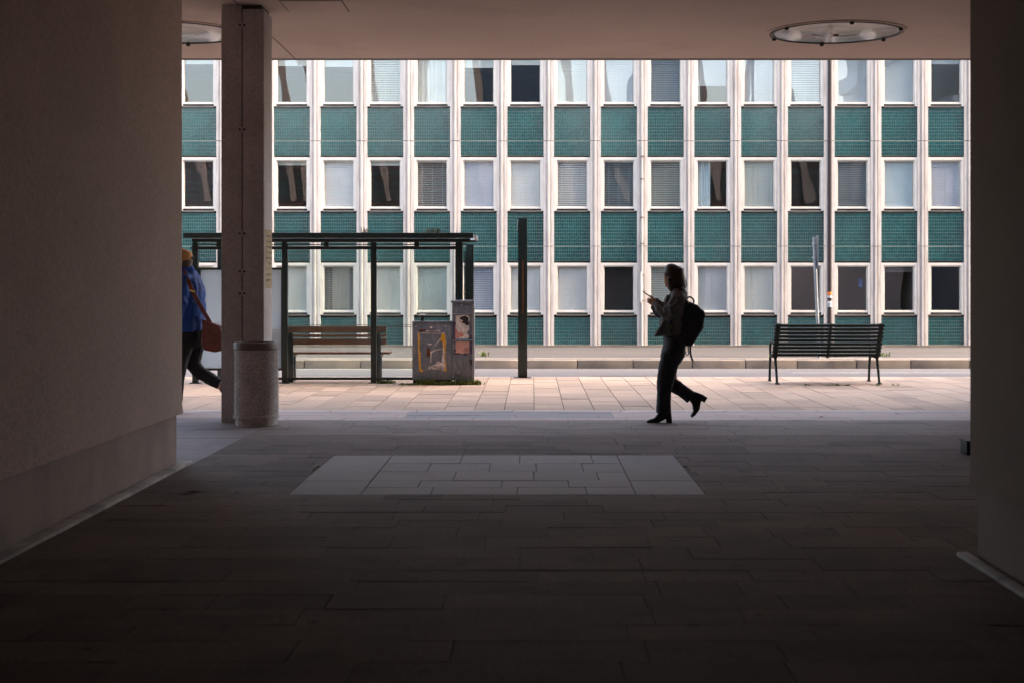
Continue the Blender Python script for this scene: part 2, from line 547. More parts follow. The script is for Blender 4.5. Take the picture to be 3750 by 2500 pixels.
# paving bed of the passage and the plaza
floor = struct(MB().box(-26, 26, -12, 17.42, -0.5, -0.008).build('passage_floor', M_bed))
plaza = struct(MB().box(-26, 26, 17.424, Y_EDGE, -0.5, -0.014).build('plaza_pavement', M_bed))

# one paving piece, shared by all; the object scale gives the size
_u = MB().box(-0.5, 0.5, -0.5, 0.5, -1, 0)
SLABS = {}
for nm, m in (('rose', M_slab), ('paver', M_paver), ('granite', M_gran), ('band', M_band), ('lip', M_lip), ('mid', M_fade)):
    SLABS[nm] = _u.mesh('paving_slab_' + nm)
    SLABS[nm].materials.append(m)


def far_mesh(lst, name, m, parent):
    mb = MB()
    for x0, x1, y0, y1, dz in lst:
        mb.box(x0, x1, y0, y1, -0.03, dz)
    o = mb.build(name, m, parent)
    o['kind'] = 'stuff'
    return o


def seen(x0, x1, y0, y1):
    """is this piece of floor in the open view of the passage mouth"""
    y = (y0 + y1) / 2
    if y < 5.2:
        return False
    sx0, sx1 = VX + x0 * F / y, VX + x1 * F / y
    lo = 640 if y > 12.3 else VX - 3.0 * F / y
    hi = 3560 if y > 8.2 else VX + 2.45 * F / y
    return sx1 > max(lo, 0) and sx0 < min(hi, 3750)


def lay(pieces, kind, parent, limit):
    vis = [p for p in pieces if seen(*p[:4])]
    rest = [p for p in pieces if not seen(*p[:4])]
    vis.sort(key=lambda p: p[2])
    near, far = vis[:limit], vis[limit:]
    for x0, x1, y0, y1, dz, kd in near:
        o = bpy.data.objects.new('slab', SLABS[kd])
        COL.objects.link(o)
        o.location = ((x0 + x1) / 2, (y0 + y1) / 2, dz)
        o.scale = (x1 - x0, y1 - y0, 0.03)
        o.rotation_euler = (random.gauss(0, 0.0018), random.gauss(0, 0.0018), random.gauss(0, 0.002))
        o.parent = parent
    for kd in sorted({p[5] for p in far + rest}):
        far_mesh([p[:5] for p in far + rest if p[5] == kd], 'slabs', SLABS[kd].materials[0], parent)


# plaza: long rose slabs in columns running to the road
pl = []
x = -14.0
while x < 14:
    w = 0.36 if random.random() < 0.85 else 0.5
    y = 17.66 - random.random() * 0.6
    while y < Y_EDGE - 0.02:
        L = random.choice((0.5, 0.7, 0.7, 0.9, 1.05))
        a, b = max(y, 17.66), min(y + L, Y_EDGE - 0.004)
        if b - a > 0.1:
            g = 0.0045
            pl.append((x + g, x + w - g, a + g, b - g, random.uniform(-0.0025, 0.001), 'rose'))
        y += L
    x += w
lay(pl, 'rose', plaza, 296)

# pale stone band between plaza and passage
x = -14.0
bandp = []
while x < 14:
    L = random.uniform(0.9, 1.5)
    bandp.append((x + 0.004, x + L - 0.004, 17.43, 17.652, 0.001, 'band'))
    x += L
lay(bandp, 'band', plaza, 60)

# passage floor: stretchers laid across, a set-in granite field, granite strips by the pillar
PATCH = (-1.75, 1.24, 10.57, 12.98)
ps = []


def gran_zone(x0, x1, y0, y1):
    if y0 > 16.35 and x0 > -1.46 and x1 < 0.93:
        return True
    return x1 < -2.83 and y0 > 11.9 and y1 < 16.7


y = 4.6
row = 0
while y < 17.4:
    h = random.choice((0.29, 0.32, 0.35, 0.32))
    y2 = min(y + h, 17.42)
    if 17.42 - y2 < 0.15:
        y2 = 17.42
    x = -14.0 - random.random() * 0.8
    while x < 14:
        L = random.choice((0.4, 0.55, 0.65, 0.8, 0.95))
        x2 = x + L
        g = 0.0016 if random.random() < 0.8 else 0.0034
        segs = [(x, x2, y, y2)]
        for cut in ((-2.84,) if 11.9 < y and y2 < 16.7 else (-1.45, 0.92) if y > 16.35 else ()):
            if x + 0.03 < cut < x2 - 0.03:
                segs = [(x, cut, y, y2), (cut, x2, y, y2)]
        # cut around the set-in field
        if y2 > PATCH[2] and y < PATCH[3] and x2 > PATCH[0] and x < PATCH[1]:
            segs = []
            for ya, yb in ((y, min(y2, PATCH[2])), (max(y, PATCH[3]), y2)):
                if yb - ya > 0.05:
                    segs.append((x, x2, ya, yb))
            ya, yb = max(y, PATCH[2]), min(y2, PATCH[3])
            if x < PATCH[0] - 0.05:
                segs.append((x, PATCH[0], ya, yb))
            if x2 > PATCH[1] + 0.05:
                segs.append((PATCH[1], x2, ya, yb))
        for a, b, c, d in segs:
            if b - a > 0.05 and d - c > 0.05:
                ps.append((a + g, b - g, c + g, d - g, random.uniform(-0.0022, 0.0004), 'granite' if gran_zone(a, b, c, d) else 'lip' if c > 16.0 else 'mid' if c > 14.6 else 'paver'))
        x = x2
    y = y2
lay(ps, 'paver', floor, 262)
pf = []
for (a, b) in ((PATCH[0], PATCH[0] + 0.52), (PATCH[1] - 0.5, PATCH[1])):
    for c, d in ((10.57, 11.3), (11.3, 12.98)):
        pf.append((a, b, c, d))
for c, d in ((10.57, 10.95), (10.95, 11.32), (11.32, 11.85), (11.85, 12.4), (12.4, 12.98)):
    a = PATCH[0] + 0.52
    e = PATCH[1] - 0.5
    while a < e - 0.01:
        b = min(a + random.choice((0.38, 0.5, 0.62)), e)
        if e - b < 0.2:
            b = e
        pf.append((a, b, c, d))
        a = b
lay([(a + .004, b - .004, c + .004, d - .004, random.uniform(-0.002, 0.002), 'granite') for a, b, c, d in pf], 'granite', floor, 60)

# road, falling slightly away from the plaza
ROADZ = lambda y: -0.02 + (Z_ROAD + 0.02) * (y - Y_EDGE) / (Y_KERB - Y_EDGE)
rd = MB()
nseg = 16
for i in range(nseg):
    a, b = Y_EDGE + (Y_KERB - Y_EDGE) * i / nseg, Y_EDGE + (Y_KERB - Y_EDGE) * (i + 1) / nseg
    rd.add([(-80, a, ROADZ(a)), (80, a, ROADZ(a)), (80, b, ROADZ(b)), (-80, b, ROADZ(b))], [(0, 1, 2, 3)])
road = struct(rd.build('road', M_asph, fix=False))


def road_line(x0, x1, y0, y1):
    MB().add([(x0, y0, ROADZ(y0) + 0.005), (x1, y0, ROADZ(y0) + 0.005), (x1, y1, ROADZ(y1) + 0.005), (x0, y1, ROADZ(y1) + 0.005)],
             [(0, 1, 2, 3)]).build('painted_line', M_line, road, fix=False)


road_line(px(2600, 24.1), px(2985, 24.1), 24.05, 24.17)
road_line(-12, px(1560, 24.1), 24.06, 24.14)
road_line(px(2900, 27.3), 14, 27.2, 27.3)
road_line(-14, px(1500, 29.5), 29.95, 30.05)
MB().box(-26, 26, Y_EDGE - 0.003, Y_EDGE + 0.05, -0.2, -0.001).build('edge_strip', M_band, plaza)
# dark repair patch in the road
MB().add([(px(2150, 25), 25.0, ROADZ(25) + 0.003), (px(2340, 25), 24.95, ROADZ(24.95) + 0.003), (px(2380, 25), 25.25, ROADZ(25.25) + 0.003), (px(2180, 25), 25.3, ROADZ(25.3) + 0.003)],
         [(0, 1, 2, 3)]).build('repair_patch', M_walk, road, fix=False)

# far pavement with kerb
sw = MB()
for a, b, za, zb in ((Y_KERB + 0.16, Y_FAC + 0.4, Z_WALK, Z_FAC),):
    sw.add([(-80, a, za), (80, a, za), (80, b, zb), (-80, b, zb)], [(0, 1, 2, 3)])
walk = struct(sw.build('pavement', M_walk, fix=False))
x = -22.0
kz = None
while x < 24:
    L = random.uniform(1.05, 1.25)
    MB().box(x + 0.006, x + L - 0.006, Y_KERB, Y_KERB + 0.17, -0.5, Z_WALK + 0.004 + random.uniform(-0.008, 0.006)).build('kerb_stone', M_kerb, walk, bevel=0.018)
    x += L
x = -14.0
while x < 15:
    MB().box(x + 0.005, x + 0.495, Y_KERB + 0.18, Y_KERB + 0.95, -0.3, Z_WALK + 0.002 - 0.0033).build('slab', M_wslab, walk)
    x += 0.5
# stone plinth line at the foot of the facade
MB().box(-80, 80, Y_FAC - 0.22, Y_FAC + 0.1, -0.4, Z_FAC + 0.045).build('foot_course', M_kerb, walk)

# ================================================================== OVERHEAD BUILDING (the one the camera stands under)
ZC, Y_LIP = 4.53, 19.97
over = thing('overhanging_building', 'flat plastered ceiling of the building spanning the passage overhead', 'building', (0, 10, ZC))
MB().box(-40, 40, -14, Y_LIP - 0.06, ZC, ZC + 0.25).build('ceiling', M_ceil, over)
MB().box(-40, 40, Y_LIP - 0.057, Y_LIP, ZC - 0.012, 6.15).build('fascia', M_fascia, over)
MB().box(-40, 40, -14, Y_LIP - 0.06, ZC + 0.253, 6.05).build('roof_slab', M_fascia, over)
# joints and hatch in the ceiling
xa = px(1084, Y_LIP)
MB().box(xa - 0.006, xa + 0.006, 11.0, Y_LIP - 0.07, ZC - 0.003, ZC + 0.01).build('ceiling_joint', M_dark, over)
hd = F * (ZC - CH) / (VY - 42)
hx0, hx1 = px(1060, hd), px(1276, hd)
MB().box(hx0, hx1, hd - 0.62, hd, ZC - 0.006, ZC + 0.01).build('hatch', M_ceil, over)
for a, b, c, d in ((hx0 - .012, hx0, hd - .63, hd + .01), (hx1, hx1 + .012, hd - .63, hd + .01), (hx0, hx1, hd - .632, hd - .622), (hx0, hx1, hd, hd + .01)):
    MB().box(a, b, c, d, ZC - 0.004, ZC + 0.01).build('hatch_gap', M_dark, over)
# leaning roof columns and stair towers (seen mirrored in the windows across the street)
for xb, xt in ((-12.3, -13.5), (-11.9, -11.0), (-8.8, -10.1), (-8.2, -9.0), (-5.2, -6.6), (-4.4, -4.0), (-1.6, -2.6), (1.7, 0.9), (3.4, 2.0), (6.9, 6.0), (7.4, 8.2), (10.4, 9.0), (11.8, 12.4), (13.3, 12.5)):
    MB().bar((xb, Y_LIP + 0.2, ZC + 0.05), (xt, Y_LIP + 0.2, 12.0), 0.2, 0.24).build('leaning_column', M_browncol, over)
for zz in (4.8, 5.0, 5.25, 5.6):
    MB().box(-40, 14, Y_LIP + 0.002, Y_LIP + 0.03, zz, zz + 0.05).build('fascia_strip', M_tealstrip, over)
for xa_, wd, hh, ln in ((-12.9, 0.7, 2.0, 0.5), (-10.6, 1.0, 1.3, -0.4), (-7.6, 0.8, 2.1, 0.6), (-6.2, 0.5, 1.0, 0.3), (-4.0, 1.2, 1.7, 0.5), (1.0, 0.9, 1.5, -0.5), (2.6, 0.6, 2.1, 0.3), (6.6, 1.6, 1.9, 0.2), (9.2, 1.2, 1.5, -0.3), (10.9, 2.6, 2.0, 0.3)):
    MB().prism([(xa_, 6.05), (xa_ + wd, 6.05), (xa_ + wd + ln, 6.05 + hh), (xa_ + ln, 6.05 + hh)], Y_LIP - 0.5, Y_LIP - 0.3).build('reflection_screen', M_tower, over)  # added dark slabs, out of view, shaped to mirror as soft patches in the tiles
for x0, x1, zt in ((-2.2, 0.6, 17.5), (4.0, 6.2, 19.0)):
    MB().box(x0, x1, 14.0, 18.6, 6.05, zt).build('stair_tower', M_tower, over)
tw = MB().box(14.6, 30, 6, 25, -0.3, 30).build('sky_blocker', M_tower, over)  # unseen tower added to block sky light from the facade's right part
for i in range(7):
    MB().box(14.4, 30.2, 5.9, 25.1, 7.2 + i * 3.2, 7.9 + i * 3.2).build('blocker_band', M_frost, over)
MB().box(-40, 40, -14.3, -14, -0.5, ZC).build('back_wall', M_stucco, over)

# unseen walls added past the passage corners to cut light from the sides
MB().box(6.3, 14, 8.21, 19.5, -0.1, ZC - 0.003).build('blocker_wall', M_stucco, over)
MB().box(-14, -9.5, 12.38, 17, -0.1, ZC - 0.003).build('blocker_wall', M_stucco, over)
# passage walls
wl = thing('passage_wall', 'brown rendered wall filling the left side of the passage', 'wall', (-2.95, 12.3, 0))
XL = -2.93
MB().box(-14, XL, -14, 12.37, 0.42, ZC - 0.003).build('upper_wall', M_stucco, wl, bevel=0.006)
MB().box(-14, XL - 0.035, -14, 12.33, -0.1, 0.417).build('plinth', M_plinth, wl, bevel=0.01)
MB().box(XL - 0.02, XL + 0.075, -13, 12.42, -0.05, 0.02).build('base_strip', M_base, wl, bevel=0.006)
wr = thing('passage_wall', 'rendered wall, shade put into its colour, closing the right edge of the passage', 'wall', (2.43, 8.2, 0))
XR = 2.425
MB().box(XR, 14, -14, 8.2, 0.40, ZC - 0.003).build('upper_wall', M_stucco_shade, wr, bevel=0.006)
MB().box(XR + 0.03, 14, -14, 8.16, -0.1, 0.397).build('plinth', M_stucco_shade, wr, bevel=0.01)
MB().box(XR - 0.075, XR - 0.012, -13, 8.2, -0.05, 0.02).build('base_strip', M_base, wr, bevel=0.006)

# pillar
pil = thing('pillar', 'square grey concrete pillar behind the litter bin', 'pillar', (-3.15, 16.3, 0))
PX0, PX1, PY0, PY1 = px(810, 16.06), px(966, 16.06), 16.06, 16.58
PM = PX0 + (PX1 - PX0) * 0.49
MB().box(PX0, PM - 0.004, PY0, PY1, -0.02, ZC - 0.004).build('shaft', M_conc, pil, bevel=0.008)
MB().box(PM + 0.004, PX1, PY0 + 0.006, PY1 - 0.004, -0.02, ZC - 0.045).build('shaft', M_conc, pil, bevel=0.008)
MB().box(PM - 0.02, PM + 0.02, PY0 + 0.02, PY1 - 0.02, 0, ZC - 0.05).build('seam', M_dark, pil)
MB().box(PX0 + 0.03, PX1 - 0.03, PY0 + 0.03, PY1 - 0.03, ZC - 0.044, ZC - 0.004).build('head_gap', M_dark, pil)
for k, sy in enumerate((93, 475, 856, 995, 1075)):
    z = pz(sy, PY0)
    MB().bar((PM - 0.035, PY0 + 0.002, z), (PM + 0.035, PY0 + 0.002, z), 0.012, 0.02).build('tie', M_dark, pil)
    MB().box(PM - 0.012, PM + 0.012, PY0 - 0.006, PY0 + 0.01, z - 0.03, z + 0.03).build('tie_bolt', M_conc, pil)
nt_ = thing('notice', 'narrow aged paper notice pasted on the side of the pillar', 'notice', (PX1, 16.3, 1.8))
NY0, NY1, NZ0, NZ1 = PY0 + 0.07, PY1 - 0.03, pz(1056, 16.3), pz(842, 16.3)
MB().box(PX1, PX1 + 0.003, NY0, NY1, NZ0, NZ1).build('sheet', M_paperY, nt_)
ink = MB()
for k in range(9):
    z = NZ1 - 0.06 - k * (NZ1 - NZ0 - 0.1) / 9
    yy = NY0 + 0.06
    while yy < NY1 - 0.06:
        L = random.uniform(0.02, 0.08)
        if random.random() < 0.75:
            ink.box(PX1 + 0.001, PX1 + 0.0042, yy, min(yy + L, NY1 - 0.04), z - random.uniform(0.008, 0.03), z)
        yy += L + 0.02
ink.build('lettering', M_ink, nt_)

# ceiling lamps
def ceiling_lamp(x, y, label):
    t = thing('ceiling_lamp', label, 'lamp', (x, y, ZC), 'round lamps set into the passage ceiling')
    r = 0.83
    MB().lathe([(r, 0.0), (r, -0.012), (r - 0.03, -0.016), (r - 0.034, 0.0)], (x, y, ZC), 72, cap=False).build('trim_ring', M_ceil, t, smooth=True)
    MB().lathe([(r - 0.05, 0.0), (r - 0.05, -0.02), (r - 0.075, -0.022), (r - 0.08, 0.0)], (x, y, ZC), 72, cap=False).build('inner_ring', M_pole, t, smooth=True)
    MB().lathe([(r - 0.078, -0.001), (r - 0.09, -0.014), (r * 0.55, -0.03), (0.02, -0.038)], (x, y, ZC), 72, cap=False).build('diffuser', M_lampglass, t, smooth=True)
    MB().lathe([(r * 0.93, -0.0015), (0.01, -0.0015)], (x, y, ZC), 72, cap=False).build('reflector', M_ceil, t)
    MB().lathe([(r * 0.5, -0.002), (r * 0.5, -0.008), (r * 0.35, -0.012), (r * 0.35, -0.002)], (x, y, ZC), 60, cap=False).build('tube_light', M_ceil, t, smooth=True)
    for k in range(6):
        a = 2 * math.pi * k / 6 + 0.55
        cx, cy = x + (r - 0.05) * math.cos(a), y + (r - 0.05) * math.sin(a)
        MB().box(cx - 0.022, cx + 0.022, cy - 0.022, cy + 0.022, ZC - 0.045, ZC - 0.002).build('clip', M_dark, t, bevel=0.006)
    MB().lathe([(0.03, -0.036), (0.035, -0.05), (0.012, -0.056)], (x, y, ZC), 16).build('centre_screw', M_dark, t, smooth=True)


LY = F * (ZC - CH) / (VY - 118)
ceiling_lamp(px(3062, LY), LY, 'round glass ceiling lamp near the right wall')
ceiling_lamp(px(640, LY), LY, 'round glass ceiling lamp partly hidden by the pillar')

# low black box by the far corner of the right wall
bx_ = thing('drain_box', 'small black box standing low beside the right wall edge', 'box', (3.85, 13.1, 0))
QX = px(3516, 13.2)
MB().box(QX, QX + 0.5, 13.0, 13.2, -0.002, 0.115).build('housing', M_black, bx_, bevel=0.01)
MB().box(QX - 0.006, QX + 0.506, 12.994, 13.206, 0.116, 0.126).build('lid', M_black, bx_)

# ================================================================== FACADE ACROSS THE STREET
SF = F / Y_FAC


def fx(d):                      # working-view column -> metres at the facade
    return (d * K - VX) / SF


def fz(d):
    return CH + (VY - d * K) / SF


DP = K / SF                     # metres per working-view pixel
BAY, X0, PW = 107.25 * DP, fx(456.2), 24.2 * DP
HP = (107.25 * DP - PW) / 2     # half panel width
fac = thing('office_building', 'white ribbed office building with green tiled panels across the street', 'building', (1, 38, -0.1))
COLS = range(-2, 19)
XA, XB = X0 - 2.5 * BAY, X0 + 18.5 * BAY
# storey slabs, rooms
ROWZ = [(604, 718), (362, 480), (121, 240)]            # window frame top / bottom in each storey (first, second, third)
PANELZ = [(730, 798), (490, 600), (249, 358)]
MB().box(XA, XB, Y_FAC + 0.16, Y_FAC + 4, -0.5, fz(727)).build('ground_slab', M_inside, fac)
MB().box(XA, XB, Y_FAC + 0.16, Y_FAC + 4, fz(601), fz(487)).build('floor_slab', M_inside, fac)
MB().box(XA, XB, Y_FAC + 0.16, Y_FAC + 4, fz(359), fz(246)).build('floor_slab', M_inside, fac)
MB().box(XA, XB, Y_FAC + 4, Y_FAC + 4.2, -0.5, fz(100)).build('back_wall', M_inside, fac)
MB().box(XA, XB, Y_FAC + 0.02, Y_FAC + 4, fz(117), fz(117) + 4.6).build('top_storey', M_pil, fac)  # unseen storey, its height raised to cut sky light inside the passage
for xx in (XA - 0.2, XB):
    MB().box(xx, xx + 0.2, Y_FAC - 0.05, Y_FAC + 4.2, -0.5, fz(117) + 4.6).build('end_wall', M_pil, fac)
for k in list(COLS)[::3]:
    xx = X0 + (k - 0.5) * BAY
    MB().box(xx - 0.05, xx + 0.05, Y_FAC + 0.165, Y_FAC + 3.99, fz(726), fz(118)).build('partition', M_inside, fac)

# ribbed pilasters in storey-high pieces
PROF = [(-.5, 0.10), (-.5, -.05), (-.27, -.05), (-.23, -.028), (-.13, -.028), (-.10, -.075), (.06, -.075), (.10, -.028), (.20, -.028), (.235, -.05), (.5, -.05), (.5, 0.10)]
PIL = []
for a, b in ((800, 566.5), (565.2, 325), (323.7, 117)):
    me = MB().prism_z([(p * PW, q) for p, q in PROF], fz(a), fz(b)).mesh('pilaster')
    me.materials.append(M_pil)
    PIL.append(me)
for k in range(-2, 20):
    xx = X0 + (k - 0.5) * BAY
    for me in PIL:
        o = link('pilaster', me, None, fac)
        o.location = (xx, Y_FAC + random.uniform(-0.004, 0.004), 0)
        o.matrix_parent_inverse = Matrix.Translation(-WORLD[fac.name])
# tiled panels
TILEP = []
for (a, b), joint in zip(PANELZ, (None, 566, 324)):
    zt, zb = fz(a), fz(b)
    back = MB().box(-HP, HP, 0.0, 0.16, zb, zt).mesh('tiled_panel')
    back.materials.append(M_grout)
    tl = MB()
    nc, pr = 20, 0.0835
    cw = 2 * HP / nc
    spans = [(zb, zt)] if joint is None else [(zb, fz(joint) - 0.008), (fz(joint) + 0.008, zt)]
    for s0, s1 in spans:
        nr = max(1, round((s1 - s0) / pr))
        rh = (s1 - s0) / nr
        for i in range(nc):
            for j in range(nr):
                x0_, x1_ = -HP + i * cw + 0.0026, -HP + (i + 1) * cw - 0.0026
                z0_, z1_ = s0 + j * rh + 0.003, s0 + (j + 1) * rh - 0.003
                q = [-0.004 + random.gauss(0, 0.00022) for _ in range(4)]
                e = 0.002
                tl.add([(x0_, -0.0001, z0_), (x1_, -0.0001, z0_), (x1_, -0.0001, z1_), (x0_, -0.0001, z1_),
                        (x0_ + e, q[0], z0_ + e), (x1_ - e, q[1], z0_ + e), (x1_ - e, q[2], z1_ - e), (x0_ + e, q[3], z1_ - e)],
                       [(4, 5, 6, 7), (0, 1, 5, 4), (1, 2, 6, 5), (2, 3, 7, 6), (3, 0, 4, 7)])
    tm = tl.mesh('tiles', fix=False)
    tm.materials.append(M_tile)
    TILEP.append((back, tm))
for k in COLS:
    for back, tm in TILEP:
        o = link('tiled_panel', back, None, fac)
        o.location = (X0 + k * BAY, Y_FAC, 0)
        o.matrix_parent_inverse = Matrix.Translation(-WORLD[fac.name])
        t = link('tiles', tm, None)
        t.parent = o
        t['kind'] = 'stuff'

# windows: one frame mesh per storey, then glass, sill and blind under each
JW, PWH = 6.0 * DP, 35.6 * DP


def frame_mesh(top, bot):
    zt, zb = fz(top), fz(bot)
    m = MB()
    m.box(-HP + .002, -PWH, -0.035, 0.10, zb - 0.055, zt)          # jambs run a little past the sill
    m.box(PWH, HP - .002, -0.035, 0.10, zb - 0.055, zt)
    m.box(-PWH, PWH, -0.030, 0.10, zt - 0.07, zt)
    m.box(-PWH, PWH, -0.020, 0.10, zb, zb + 0.035)
    for s in (-1, 1):                                              # inner sash
        m.box(min(s * PWH, s * (PWH - 0.028)), max(s * PWH, s * (PWH - 0.028)), 0.0, 0.09, zb + 0.035, zt - 0.07)
    m.box(-PWH + .028, PWH - .028, 0.0, 0.09, zt - 0.10, zt - 0.07)
    m.box(-PWH + .028, PWH - .028, 0.0, 0.09, zb + 0.035, zb + 0.055)
    me = m.mesh('window')
    me.materials.append(M_frame)
    s = MB().box(-PWH + .001, PWH - .001, -0.028, 0.10, zb - 0.085, zb - 0.045)
    s.add([(-PWH, -0.028, zb - 0.045), (PWH, -0.028, zb - 0.045), (PWH, 0.1, zb - 0.004), (-PWH, 0.1, zb - 0.004)], [(0, 1, 2, 3)])
    sm = s.mesh('sill')
    sm.materials.append(M_sill)
    g = MB().box(-PWH + .028, PWH - .028, 0.050, 0.056, zb + 0.055, zt - 0.10).mesh('glass')
    g.materials.append(M_glass)
    return me, sm, g


FR = [frame_mesh(a, b) for a, b in ROWZ]
BL = {}


def blind_mat(c):
    k = ('m',) + c
    if k not in BL:
        BL[k] = mat('blind_fabric', c, 0.6, big=tuple(q * 0.86 for q in c), bigs=1.2, fine=0.05, rnd=0.06)
    return BL[k]


def blind(row, kind, c):
    key = (row, kind, c)
    if key in BL:
        return BL[key]
    zb, zt = fz(ROWZ[row][1]) + 0.06, fz(ROWZ[row][0]) - 0.105
    w = PWH - 0.034
    m = MB()
    nm = 'blind'
    if kind[0] == 'slats':                       # tilt in degrees, fraction of the window it hangs down
        tilt, frac = R(kind[1]), kind[2]
        z = zt - 0.03
        lo = zt - (zt - zb) * frac
        d = 0.024
        while z > lo:
            a, b = d * math.cos(tilt), d * math.sin(tilt)
            m.add([(-w, 0.085 - a, z - b), (w, 0.085 - a, z - b), (w, 0.085 + a, z + b), (-w, 0.085 + a, z + b),
                   (-w, 0.085, z + 0.004), (w, 0.085, z + 0.004)], [(0, 1, 5, 4), (4, 5, 2, 3)])
            z -= 0.046
        m.box(-w, w, 0.08, 0.13, zt - 0.02, zt + 0.01)
        m.box(-w, w, 0.088, 0.112, lo - 0.012, lo + 0.008)
        for xx in (-w * 0.72, 0.0, w * 0.72):
            m.box(xx - 0.003, xx + 0.003, 0.072, 0.074, lo, zt)
    elif kind[0] == 'roller':
        lo = zt - (zt - zb) * kind[1]
        m.box(-w, w, 0.09, 0.094, lo, zt + 0.01)
        m.box(-w, w, 0.084, 0.10, lo - 0.02, lo)
    else:                                        # curtain in soft folds between two fractions of the width
        a, b = kind[1], kind[2]
        n = 28
        nm = 'curtain'
        vs, fs = [], []
        for i in range(n + 1):
            xx = -w + 2 * w * (a + (b - a) * i / n)
            yy = 0.11 + 0.018 * math.sin(i * 1.15) + 0.01 * math.sin(i * 2.7 + 1)
            vs += [(xx, yy, zb), (xx, yy + 0.004, zt)]
        for i in range(n):
            fs.append((2 * i, 2 * i + 2, 2 * i + 3, 2 * i + 1))
        m.add(vs, fs)
    me = m.mesh(nm, fix=False)
    me.materials.append(blind_mat(c))
    BL[key] = me
    return me


WH, CR, GG, LB, GD, DK, LV = (0.74, 0.74, 0.72), (0.76, 0.73, 0.64), (0.54, 0.58, 0.54), (0.50, 0.62, 0.68), (0.38, 0.43, 0.46), (0.10, 0.095, 0.10), (0.64, 0.66, 0.73)
CL = ('slats', 68, 1.0)
TI = ('slats', 38, 1.0)
OP = ('slats', 14, 1.0)
WIN = {  # storey: one entry for each bay from the left
    2: [None, None, ('roller', .14, GG), (CL, LB), ('roller', .18, GG), ('roller', .20, GG), (TI, GG), ('cur', 0, 1, GG), ('roller', .22, GG), ('roller', .16, GG), (CL, GG), (CL, GD), (TI, GD), ('roller', .62, GD), (CL, GD), (TI, LB), ('roller', 1.0, GD), ('roller', 1.0, GD), ('roller', .14, GD), None, None],
    1: [None, None, (OP, DK), (CL, WH), ('roller', .06, GG), (CL, WH), ('roller', .07, GG), (OP, WH), (CL, LV), (CL, WH), (TI, WH), (OP, LB), (('slats', 28, 1.0), GG), ('cur', 0, .45, LB), (CL, GG), None, (('slats', 30, 1.0), GD), ('roller', 1.0, LB), (CL, LV), None, None],
    0: [None, None, (CL, CR), (CL, CR), (CL, CR), (OP, WH), (CL, CR), (CL, GG), (TI, LV), (CL, WH), (CL, WH), (OP, DK), (TI, GG), (CL, GD), (CL, GG), None, None, ('roller', .10, DK), None, None, None]}
for r in range(3):
    for i, k in enumerate(COLS):
        me, sm, g = FR[r]
        w = link('window', me, None, fac)
        w.location = (X0 + k * BAY, Y_FAC, 0)
        w.matrix_parent_inverse = Matrix.Translation(-WORLD[fac.name])
        for nm, mm in (('sill', sm), ('glass', g)):
            c = link(nm, mm, None)
            c.parent = w
            if nm == 'glass':
                c.rotation_euler = (0, 0, random.gauss(0, 0.004))
        e = WIN[r][i]
        if e is not None:
            bm_ = blind(r, e[0], e[1]) if isinstance(e[0], tuple) else blind(r, e[:-1], e[-1])
            c = link('blind', bm_, None)
            c.parent = w
        # behind some blinds hangs a curtain
        if (r, k) == (0, 3):
            c = link('curtain', blind(0, ('cur', .25, .85), CR), None)
            c.parent = w
            c.location = (0, 0.06, 0)
        if (r, k) == (0, 14):
            c = MB().box(0.22, 0.33, 0.3, 0.32, fz(660), fz(640)).build('desk_sign', mat('blue_card', (0.02, 0.07, 0.25), 0.5), None)
            c.parent = w

# rainwater pipe on one pilaster
dx = px(2350, Y_FAC)
MB().tube([(dx, Y_FAC - 0.10, Z_FAC + 0.05), (dx, Y_FAC - 0.10, fz(327))], 0.017).build('downpipe', M_pil, fac, smooth=True)
MB().tube([(dx - 0.03, Y_FAC - 0.12, fz(695)), (dx - 0.03, Y_FAC - 0.12, fz(625))], 0.032).build('pipe_sleeve', M_pil, fac, smooth=True)
for q in (360, 412, 500, 560, 632, 690):
    MB().box(dx - 0.045, dx + 0.045, Y_FAC - 0.125, Y_FAC - 0.06, fz(q) - 0.012, fz(q) + 0.012).build('pipe_bracket', M_sill, fac)

# ================================================================== STREET THINGS
# --- bus shelter
YS = 22.48
SS = F / YS
sx_ = lambda d: (d * K - VX) / SS
sz = lambda d: CH + (VY - d * K) / SS
sh = thing('bus_shelter', 'dark green bus shelter with a flat roof and glass walls', 'bus shelter', (-3, 23, 0))
RX0, RX1 = sx_(428), sx_(1088)
MB().box(RX0 - 0.02, RX1, YS - 0.12, YS - 0.04, sz(548), sz(535.5)).build('roof_edge', M_green, sh, bevel=0.006)
MB().box(RX0 + 0.1, RX1 - 0.05, YS - 0.07, YS + 0.03, sz(556.5), sz(548.3)).build('roof_beam', M_green, sh)
MB().box(RX0, RX1 - 0.01, YS - 0.035, YS + 1.25, sz(546), sz(538)).build('roof_sheet', M_panel, sh)
MB().box(RX0, RX1, YS + 1.253, YS + 1.33, sz(552), sz(536)).build('roof_edge', M_green, sh)
for q in (0.3, 0.75):
    MB().box(RX1 - 0.012, RX1 + 0.03, YS + q, YS + q + 0.3, sz(547) - 0.01 * q, sz(538)).build('roof_trim', M_silver, sh)
MB().box(RX0 + 0.1, RX1 - 0.12, YS + 0.005, YS + 0.035, sz(563), sz(560.5)).build('cable_rail', M_pole, sh)
for q in (744, 952, 497):
    MB().box(sx_(q), sx_(q) + 0.07, YS, YS + 0.05, sz(566), sz(556)).build('roof_stay', M_green, sh)
for q in (449, 654.5, 858.5):
    c = sx_(q)
    MB().box(c - 0.042, c + 0.042, YS - 0.045, YS + 0.055, 0.001, sz(557)).build('post', M_green, sh, bevel=0.006)
    MB().box(c - 0.075, c + 0.075, YS - 0.075, YS + 0.09, 0.0005, 0.012).build('foot_plate', M_green, sh)
